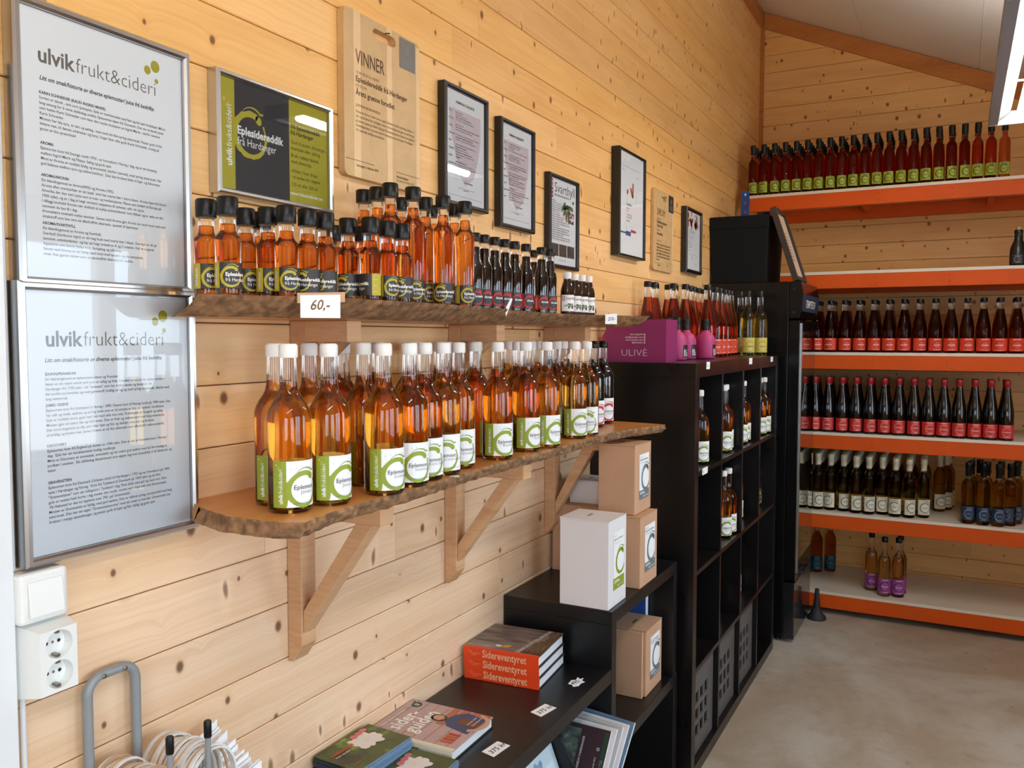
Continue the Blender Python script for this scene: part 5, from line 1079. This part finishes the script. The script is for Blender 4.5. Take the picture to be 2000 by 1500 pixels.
# ------------------------------------------------------------------ bottle fridge with the things on top
FX, FY0, FY1, FH = 0.475, 4.43, 4.965, 1.855
M_fr = mat('fridge_black', (9, 9, 10), 0.25, spec=0.3); M_frglass = mat('dark_door_glass', (10, 11, 13), 0.02, spec=1.0, coat=1.0)
t = thing('bottle_fridge', 'tall black glass door bottle fridge between shelving and orange rack', 'fridge', (0, 0, 0))
panels(t, [('cabinet', (0.012, FY0, 0.035), (FX - 0.06, FY1, FH)), ], M_fr, 0.003)
g = G(); g.box((FX - 0.0595, FY0 + 0.003, 0.32), (FX - 0.004, FY1 - 0.003, 1.66), M_fr); dr = g.build('door', t, bevel=0.003)
g = G(); g.box((FX - 0.0038, FY0 + 0.055, 0.42), (FX, FY1 - 0.03, 1.60), M_frglass); g.build('door_glass', dr)
g = G(); g.box((FX - 0.0036, FY0 + 0.034, 0.36), (FX + 0.004, FY0 + 0.042, 1.645), M_alu); g.build('edge_strip', dr)
g = G(); g.tube([(FX - 0.004, FY0 + 0.10, 0.345), (FX + 0.018, FY0 + 0.10, 0.35), (FX + 0.018, FY0 + 0.26, 0.35), (FX - 0.004, FY0 + 0.26, 0.345)], 0.006, 8, M_black); g.build('handle', dr)
g = G(); g.lathe([(0.006, 0), (0.006, 0.004), (0.004, 0.005)], 12, M_steel); o = g.build('lock', dr, (FX - 0.004, FY0 + 0.07, 0.37), (0, PI / 2, 0))
g = G(); g.box((FX - 0.0595, FY0 + 0.003, 0.02), (FX - 0.006, FY1 - 0.003, 0.312), mat('glossy_kick_plate', (34, 33, 34), 0.12)); g.build('kick_plate', t, bevel=0.003)
g = G(); g.prism([(FX - 0.0595, 1.668), (FX - 0.01, 1.668), (FX + 0.006, 1.72), (FX + 0.012, 1.79), (FX - 0.002, FH), (FX - 0.0595, FH)], 1, FY0, FY1, M_fr); hd = g.build('light_header', t, bevel=0.003)
g = G(); g.hexa([(FX + 0.0035, FY0 + 0.02, 1.705), (FX + 0.0035, FY1 - 0.02, 1.705), (FX + 0.0125, FY1 - 0.02, 1.79), (FX + 0.0125, FY0 + 0.02, 1.79), (FX + 0.0055, FY0 + 0.02, 1.705), (FX + 0.0055, FY1 - 0.02, 1.705), (FX + 0.0145, FY1 - 0.02, 1.79), (FX + 0.0145, FY0 + 0.02, 1.79)], M_navy)
g.flat(mv(T('TEMPTECH', 0.055, 0.008, width=0.30), 0.07, 0.020), (FX + 0.0058, FY0 + 0.02, 1.705), (0, 1, 0), (0.105, 0, 0.9945), M_whiteink, 0.0006); g.build('sign_panel', hd)
for zz in (1.70, 1.815):
    g = G(); g.flat(ell(0, 0, 0.005, 0.005, 10), (FX - 0.035, FY0 - 0.0005, zz), (1, 0, 0), (0, 0, 1), M_black, 0.0002); g.build('screw', hd)
for (x, y) in ((0.05, FY0 + 0.05), (0.05, FY1 - 0.05), (FX - 0.09, FY0 + 0.05), (FX - 0.09, FY1 - 0.05)):
    g = G(); g.lathe([(0.018, 0), (0.018, 0.012), (0.010, 0.014), (0.010, 0.036)], 12, M_black, c=(x, y)); g.build('foot', t)
t = thing('lidded_box', 'big black lidded storage box on top of the fridge', 'box', (0.004, 4.45, FH + 0.0006))
g = G(); W, D, Hh = 0.298, 0.42, 0.285
g.hexa([(0.012, 0.012, 0), (W - 0.012, 0.012, 0), (W - 0.012, D - 0.012, 0), (0.012, D - 0.012, 0), (0, 0, Hh), (W, 0, Hh), (W, D, Hh), (0, D, Hh)], mat('black_fabric', (17, 20, 23), 0.85, spec=0.2, noise=0.1, nscale=200)); g.build('box_body', t, bevel=0.003)
g = G(); g.box((-0.002, -0.004, Hh - 0.004), (W + 0.004, D + 0.004, Hh + 0.062), MATS['black_fabric']); g.build('lid', t, bevel=0.003)
t = thing('leaning_picture', 'dark framed beige picture leaning against the black box on the fridge', 'picture frame', (0.452, 4.448, FH + 0.008), rot=(0, -0.315, 0))
W, Hh = 0.285, 0.395; M_dkfr = mat('dark_brown_frame', (44, 36, 30), 0.5)
for nm, lo, hi in (('frame_bar', (-0.022, 0, 0), (0.006, 0.022, Hh)), ('frame_bar', (-0.022, W - 0.022, 0), (0.006, W, Hh)), ('frame_bar', (-0.022, 0.0222, 0), (0.006, W - 0.0222, 0.022)), ('frame_bar', (-0.022, 0.0222, Hh - 0.022), (0.006, W - 0.0222, Hh))):
    g = G(); g.box(lo, hi, M_dkfr); g.build(nm, t, bevel=0.001)
g = G(); g.box((-0.018, 0.0224, 0.0224), (-0.006, W - 0.0224, Hh - 0.0224), mat('beige_print', (212, 186, 158), 0.6, noise=0.06, nscale=20))
for i in range(9): g.flat(rect(0.06, 0.12 + 0.018 * i, 0.20 - 0.01 * (i % 3), 0.125 + 0.018 * i), (-0.006, 0, 0), (0, 1, 0), (0, 0, 1), M_thin, 0.0003)
g.build('picture_sheet', t)
t = thing('door_stop', 'dark rubber footed post standing on the floor in front of the rack', 'door stop', (0.517, 4.90, 0))
g = G(); g.lathe([(0.052, 0), (0.052, 0.014), (0.036, 0.03), (0.022, 0.06)], 16, mat('dark_rubber', (30, 34, 42), 0.6)); g.build('foot', t); g = G(); g.lathe([(0.021, 0.0605), (0.014, 0.12), (0.011, 0.17)], 12, MATS['dark_rubber']); g.build('post', t)

# ------------------------------------------------------------------ orange storage rack along the far wall
RY0, RY1, RX0, RX1 = 5.0, 5.63, 0.040, 1.96
SHELF = [0.131, 0.588, 1.040, 1.491, 1.940, 2.392]
t = thing('storage_rack', 'orange and blue steel storage rack with white shelf boards at the far wall', 'rack')
for (x0, sx) in ((RX0, 1), (RX1, -1)):
    for (y0, sy) in ((RY0 - 0.006, 1), (RY1 - 0.03, -1)):
        g = G(); xa, xb = sorted((x0, x0 + sx * 0.045)); yb = y0 + 0.004 if sy > 0 else y0 + 0.034
        g.box((xa, yb - 0.004 if sy > 0 else yb - 0.004, 0), (xb, yb, 2.42), M_blue)
        xi, xj = sorted((x0, x0 + sx * 0.003)); ya, yc = (yb + 0.0002, yb + 0.035) if sy > 0 else (yb - 0.039, yb - 0.0042)
        g.box((xi, ya, 0), (xj, yc, 2.42), M_blue)
        po = g.build('post', t)
        if sy > 0 and sx > 0:
            for q in range(46):
                zz = 2.40 - q * 0.05; mt = M_paper if q == 0 else (M_red if q < 3 else M_gap)
                g = G(); g.flat(ell(x0 + 0.024, zz, 0.0055, 0.0085, 10), (0, yb - 0.004, 0), (1, 0, 0), (0, 0, 1), mt, 0.0004); g.build('slot', po)
for i, z in enumerate(SHELF):
    g = G(); g.box((RX0 + 0.046, RY0, z - 0.016), (RX1 - 0.046, RY1 - 0.002, z), M_melamine); g.build('shelf_board', t)
    for (y0, y1) in ((RY0 + 0.002, RY0 + 0.030), (RY1 - 0.034, RY1 - 0.006)):
        g = G(); g.box((RX0 + 0.0455, y0, z - 0.094), (RX1 - 0.0455, y1, z - 0.0163), M_orange); b = g.build('beam', t, bevel=0.0015)
        if y0 < RY0 + 0.01:
            for x in (0.775, 1.13, 1.52):
                for dz in (-0.036, -0.068):
                    g = G(); g.lathe([(0.0052, 0), (0.0046, 0.0016), (0.002, 0.0024)], 8, M_orange); g.build('rivet', b, (x, y0, z + dz), (PI / 2, 0, 0))
    for x in (0.66, 1.30):
        g = G(); g.box((x, RY0 + 0.0305, z - 0.06), (x + 0.03, RY1 - 0.0345, z - 0.0163), M_orange); g.build('cross_bar', t)

def rackrow(proto, xs, ys, z, rows, dy, label, group, facing=0.0, jit=0.35, skip=None, rowword='row'):
    for r in range(rows):
        for i, x in enumerate(xs):
            if skip and skip(i, r): continue
            y = (ys[i] if isinstance(ys, list) else ys) + r * dy
            rn = random.Random(i * 31 + r * 7)
            who = ORD[i] + ' from the left in ' + ('the front row' if r == 0 else 'the ' + ORD[r] + ' row')
            put(proto, (x, y, z + 0.0006), -PI / 2 + facing + rn.uniform(-jit, jit), label + ', ' + who, group)
# top shelf: brown vinegar with lime labels
B_OUT = [(0.0235, 0.0), (0.0255, 0.0015), (0.0262, 0.005), (0.0262, 0.172), (0.0252, 0.186), (0.0215, 0.198), (0.0160, 0.206), (0.0130, 0.213), (0.0122, 0.222), (0.0120, 0.262)]
B_p = kind_of_bottle('brown_vinegar_bottle', 'brown vinegar bottle', B_OUT, M_brown, 0.232, M_cap, [(0.0142, 0.238), (0.0148, 0.242), (0.0142, 0.262), (0.0160, 0.264), (0.0160, 0.286), (0.0150, 0.290)], panel_label(0.0262, 0.062, 0.062, 0.014, M_limelab, M_charcoal, M_charcoal, 'Eplesider'), seg=16, full=False)
XT = [0.097 + i * 0.0602 for i in range(22)]
rackrow(B_p, XT, 5.034, SHELF[5], 4, 0.075, 'brown bottle with lime label', 'brown vinegar bottles on the top rack shelf', 0.18, 0.25, skip=lambda i, r: (i > 18 and r > 1) or (i > 20 and r > 0))
# shelf with coral labels
C_OUT = [(0.031, 0.0), (0.0345, 0.0015), (0.0355, 0.006), (0.0355, 0.118), (0.0345, 0.134), (0.0318, 0.152), (0.0276, 0.174), (0.0230, 0.198), (0.0190, 0.220), (0.0165, 0.238), (0.0150, 0.254), (0.0140, 0.268), (0.0140, 0.272)]
C_p = kind_of_bottle('cider_bottle', 'cider bottle with coral label', C_OUT, M_dim, 0.232, M_cap, capprof(0.0165, 0.266, 0.290), panel_label(0.0355, 0.098, 0.066, 0.012, M_orangered, M_darkring, M_paper, 'Jonathan'), seg=18, full=False)
rackrow(C_p, [0.462 + i * 0.0755 for i in range(15)], 5.050, SHELF[3], 3, 0.078, 'clear cider bottle with coral label', 'coral labelled cider bottles on the rack', 0.22, 0.35)
# dark sparkling bottles with red labels
D_OUT = [(0.032, 0.0), (0.0345, 0.002), (0.0352, 0.006), (0.0352, 0.132), (0.0342, 0.150), (0.0312, 0.172), (0.0262, 0.200), (0.0212, 0.228), (0.0175, 0.252), (0.0155, 0.272), (0.0150, 0.30), (0.0150, 0.303)]
D_p = kind_of_bottle('dark_sparkling_bottle', 'dark bottle with red label', D_OUT, None, 0, M_redcap, [(0.0155, 0.255), (0.0158, 0.288), (0.0172, 0.290), (0.0172, 0.306), (0.0155, 0.310)], panel_label(0.0352, 0.090, 0.070, 0.012, mat('crimson_print', (196, 44, 46), 0.45), mat('salmon_ring', (226, 120, 96), 0.5), M_petal, 'Aronia'), seg=18, solid=M_darkgl)
rackrow(D_p, [0.462 + i * 0.0729 for i in range(14)], 5.046, SHELF[2], 3, 0.074, 'dark red capped bottle with red label', 'dark red labelled bottles on the rack', 0.2, 0.25)
# straw coloured bottles with cream capsules, six deep
W_OUT = [(0.029, 0.0), (0.0322, 0.0015), (0.033, 0.006), (0.033, 0.196), (0.0322, 0.208), (0.0290, 0.220), (0.0225, 0.232), (0.0165, 0.241), (0.0145, 0.250), (0.0138, 0.290), (0.0138, 0.294)]
W_p = kind_of_bottle('straw_cider_bottle', 'straw coloured bottle', W_OUT, M_wine, 0.252, M_creamcap, [(0.0150, 0.258), (0.0152, 0.292), (0.0168, 0.293), (0.0168, 0.318), (0.0158, 0.321)], panel_label(0.033, 0.078, 0.082, 0.018, M_cream, M_greyink, M_greyink, 'Sider'), seg=18, full=False)
XW = [0.485, 0.553, 0.622, 0.690, 0.757, 0.825, 0.893, 0.961, 1.028]
YW = [5.074, 5.080, 5.083, 5.062, 5.058, 5.085, 5.058, 5.060, 5.100]
rackrow(W_p, XW, YW, SHELF[1], 6, 0.073, 'straw bottle with cream capsule', 'straw coloured bottles six deep on the rack', 0.15, 0.5, skip=lambda i, r: i > 7 and r == 0)
for i, (x, y) in enumerate(((1.031, 5.098), (1.105, 5.330), (1.140, 5.403), (1.150, 5.480))): put(W_p, (x, y, SHELF[1] + 0.0006), -PI / 2 + 0.4, 'straw bottle with cream capsule, %s in the ragged right edge of the block' % ORD[i], 'straw coloured bottles six deep on the rack')
N_p = kind_of_bottle('blue_label_bottle', 'pale bottle with dark blue label', W_OUT, M_wine, 0.240, M_cap, [(0.0150, 0.252), (0.0152, 0.292), (0.0168, 0.293), (0.0168, 0.322), (0.0158, 0.325)], panel_label(0.033, 0.085, 0.072, 0.022, M_navy, M_paleblue, M_paleblue, 'Isider'), seg=18, full=False)
nl = 'black capped bottle with dark blue label, %s in the right hand group'
for i, (x, y) in enumerate(((1.246, 5.050), (1.316, 5.046), (1.386, 5.046), (1.440, 5.094), (1.260, 5.122), (1.334, 5.118), (1.470, 5.160), (1.400, 5.166), (1.300, 5.192), (1.480, 5.232))): put(N_p, (x, y, SHELF[1] + 0.0006), -PI / 2 + 0.2 - (0.9 if i == 3 else 0), nl % ORD[i], 'blue labelled bottles on the rack')
# bottom shelf
V_p = kind_of_bottle('violet_label_bottle', 'pale bottle with violet label', scale_z(O_OUT, 1.05), M_pale, 0.215, M_cap, capprof(0.0165, 0.302, 0.330), panel_label(0.034, 0.088, 0.082, 0.018, M_violet, mat('dark_violet_ring', (88, 40, 96), 0.5), M_petal, 'Plomme'), seg=20)
for i, (x, y, l) in enumerate(((0.772, 5.170, 'pale bottle with violet label standing alone on the bottom shelf'), (0.846, 5.082, 'pale bottle with violet label, left one of the close pair'), (0.916, 5.098, 'pale bottle with violet label, right one of the close pair'), (0.922, 5.176, 'pale bottle with violet label hidden behind the close pair'))): put(V_p, (x, y, SHELF[0] + 0.0006), -PI / 2 + 0.25, l, 'violet labelled bottles')
K_p = kind_of_bottle('teal_label_bottle', 'bottle with teal label', scale_z(O_OUT, 1.05), M_dim, 0.25, M_cap, capprof(0.0165, 0.302, 0.330), panel_label(0.034, 0.090, 0.082, 0.018, mat('deep_teal_print', (22, 58, 76), 0.45), M_teal, M_paleblue, 'Isbukk'), seg=18, full=False)
for i, (x, y, l) in enumerate(((0.440, 5.42, 'dark teal labelled bottle, left one on the bottom shelf'), (0.512, 5.47, 'dark teal labelled bottle, right one on the bottom shelf'), (0.382, 5.365, 'dark teal labelled bottle half hidden behind the fridge'))): put(K_p, (x, y, SHELF[0] + 0.0006), -PI / 2 + 0.25, l, 'teal labelled bottles')
t = thing('stoneware_bottle', 'black stoneware bottle with grey emblem alone on the second rack shelf', 'bottle', (1.437, 5.06, SHELF[4] + 0.0006), -PI / 2 - 0.1)
g = G(); g.lathe([(0.034, 0), (0.038, 0.003), (0.039, 0.03), (0.038, 0.080), (0.033, 0.102), (0.024, 0.122), (0.0195, 0.140), (0.0185, 0.165), (0.0205, 0.169), (0.0205, 0.180), (0.0175, 0.184)], 24, mat('black_stoneware', (20, 20, 20), 0.3)); g.build('glass_body', t)
g = G(); g.lathe([(0.0135, 0.1845), (0.0135, 0.196), (0.0115, 0.198)], 14, mat('cork', (188, 152, 110), 0.8, noise=0.2, nscale=200)); g.build('cork', t)
label_mesh(0.0392, 0.05, 0.042, 0.012, M_charcoal, [(M_greyink, s, 0) for s in swirl(0.025, 0.021, 0.014, 18)] + [(M_greyink, rect(0.002, 0.002, 0.048, 0.004, 4), 0), (M_greyink, rect(0.002, 0.038, 0.048, 0.040, 4), 0)]).build('paper_label', t)

# ------------------------------------------------------------------ wall rack with paper carrier bags
M_tubegrey = mat('grey_steel_tube', (138, 142, 144), 0.35, spec=0.6)
t = thing('bag_rack', 'grey bent tube bag rack screwed to the planks below the socket', 'rack', (0, 0, 0))
def arcpts(c, r, a0, a1, n, f): return [f(c[0] + r * math.cos(math.radians(a0 + (a1 - a0) * k / n)), c[1] + r * math.sin(math.radians(a0 + (a1 - a0) * k / n))) for k in range(n + 1)]
ya, yb, zt, rr = 0.808, 0.893, 1.047, 0.026; fy = lambda a, b: (0.018, a, b)
path = [(0.018, ya, 0.55)] + [(0.018, ya, 0.9)] + arcpts((ya + rr, zt - rr), rr, 180, 90, 6, fy) + arcpts((yb - rr, zt - rr), rr, 90, 0, 6, fy) + [(0.018, yb, 0.9), (0.018, yb, 0.55)]
g = G(); g.tube(path, 0.0078, 12, M_tubegrey); g.build('tube_frame', t)
for y in (ya + 0.024, yb - 0.024):
    g = G(); g.lathe([(0.0036, 0), (0.0036, 0.0016), (0.002, 0.002)], 10, M_steel); g.build('screw', t, (0.0258, y, zt - 0.001), (0, PI / 2, 0))
for i, (y, zt2) in enumerate(((0.848, 0.973), (0.920, 0.968))):
    px = 0.150
    p = [(0.0262, y, 0.862), (px - 0.03, y, 0.862)] + [(px - 0.03 + 0.03 * math.sin(math.radians(a)), y, 0.892 - 0.03 * math.cos(math.radians(a))) for a in (20, 40, 60, 80, 90)] + [(px, y, zt2 - 0.026)]
    g = G(); g.tube(p, 0.0048, 10, M_tubegrey); pr = g.build('prong', t)
    g = G(); g.lathe([(0.0056, -0.002), (0.0062, 0.0), (0.0062, 0.022), (0.0050, 0.0245)], 12, M_cap); g.build('end_cap', pr, (px, y, zt2 - 0.0255))
M_cordw = mat('white_paper_cord', (228, 224, 220), 0.75, noise=0.08, nscale=60); M_cordt = mat('tan_paper_cord', (206, 172, 136), 0.75, noise=0.08, nscale=60)
rn = random.Random(21)
def bag(x, y, k, tan, lab, wd, off0, tilt):
    t = thing('paper_carrier_bag', lab, 'bag', (x, y, 0.868), group='paper carrier bags on the wall rack')
    g = G(); e = 0.0009; l, r_ = off0 - 0.11, off0 + 0.11; zt1 = -0.065 + rn.uniform(-0.004, 0.004); zt2 = zt1 + tilt + (rn.uniform(-0.014, 0.014) if tilt else 0)
    g.hexa([(-e, l, -0.40), (e, l, -0.40), (e, r_, -0.40), (-e, r_, -0.40), (-e, l, zt1), (e, l, zt1), (e, r_, zt2), (-e, r_, zt2)], M_paper); g.build('bag_body', t)
    hgt = 0.046 + rn.uniform(-0.006, 0.007); w = wd + rn.uniform(-0.006, 0.006); off = rn.uniform(-0.005, 0.005) + off0
    pts = []; lean = rn.uniform(-0.0012, 0.0012)
    for q in range(17):
        a = PI * q / 16; pts.append((lean * math.sin(a), off - w * math.cos(a), -0.060 + (hgt + 0.060) * math.sin(a) ** 0.6))
    g = G(); vs = []; fs = []; cm = M_cordt if tan else M_cordw                       # flat twisted-paper band
    for q, p in enumerate(pts):
        d = Vector(pts[min(q + 1, 16)]) - Vector(pts[max(q - 1, 0)]); n = Vector((0, -d.z, d.y)).normalized() * 0.0015
        for sx, sn in ((-1, -1), (1, -1), (1, 1), (-1, 1)): vs.append((p[0] + sx * 0.0023, p[1] + n.y * sn, p[2] + n.z * sn))
    for q in range(16):
        for c in range(4): fs.append((q * 4 + c, q * 4 + (c + 1) % 4, q * 4 + 4 + (c + 1) % 4, q * 4 + 4 + c))
    fs += [(3, 2, 1, 0), (64, 65, 66, 67)]
    g.add(vs, fs, cm); g.build('handle', t, bevel=0)
for k in range(22): bag(0.034 + k * 0.0050, 0.848, k, k % 4 == 1, 'white paper carrier bag, %s from the wall on the left rack prong' % ORD[k], 0.050, -0.010, 0.0)
for k in range(22): bag(0.0365 + k * 0.0050, 0.920, k, k % 4 == 2, 'white paper carrier bag, %s from the wall on the right rack prong' % ORD[k], 0.050, 0.012, 0.075 - 0.002 * k)
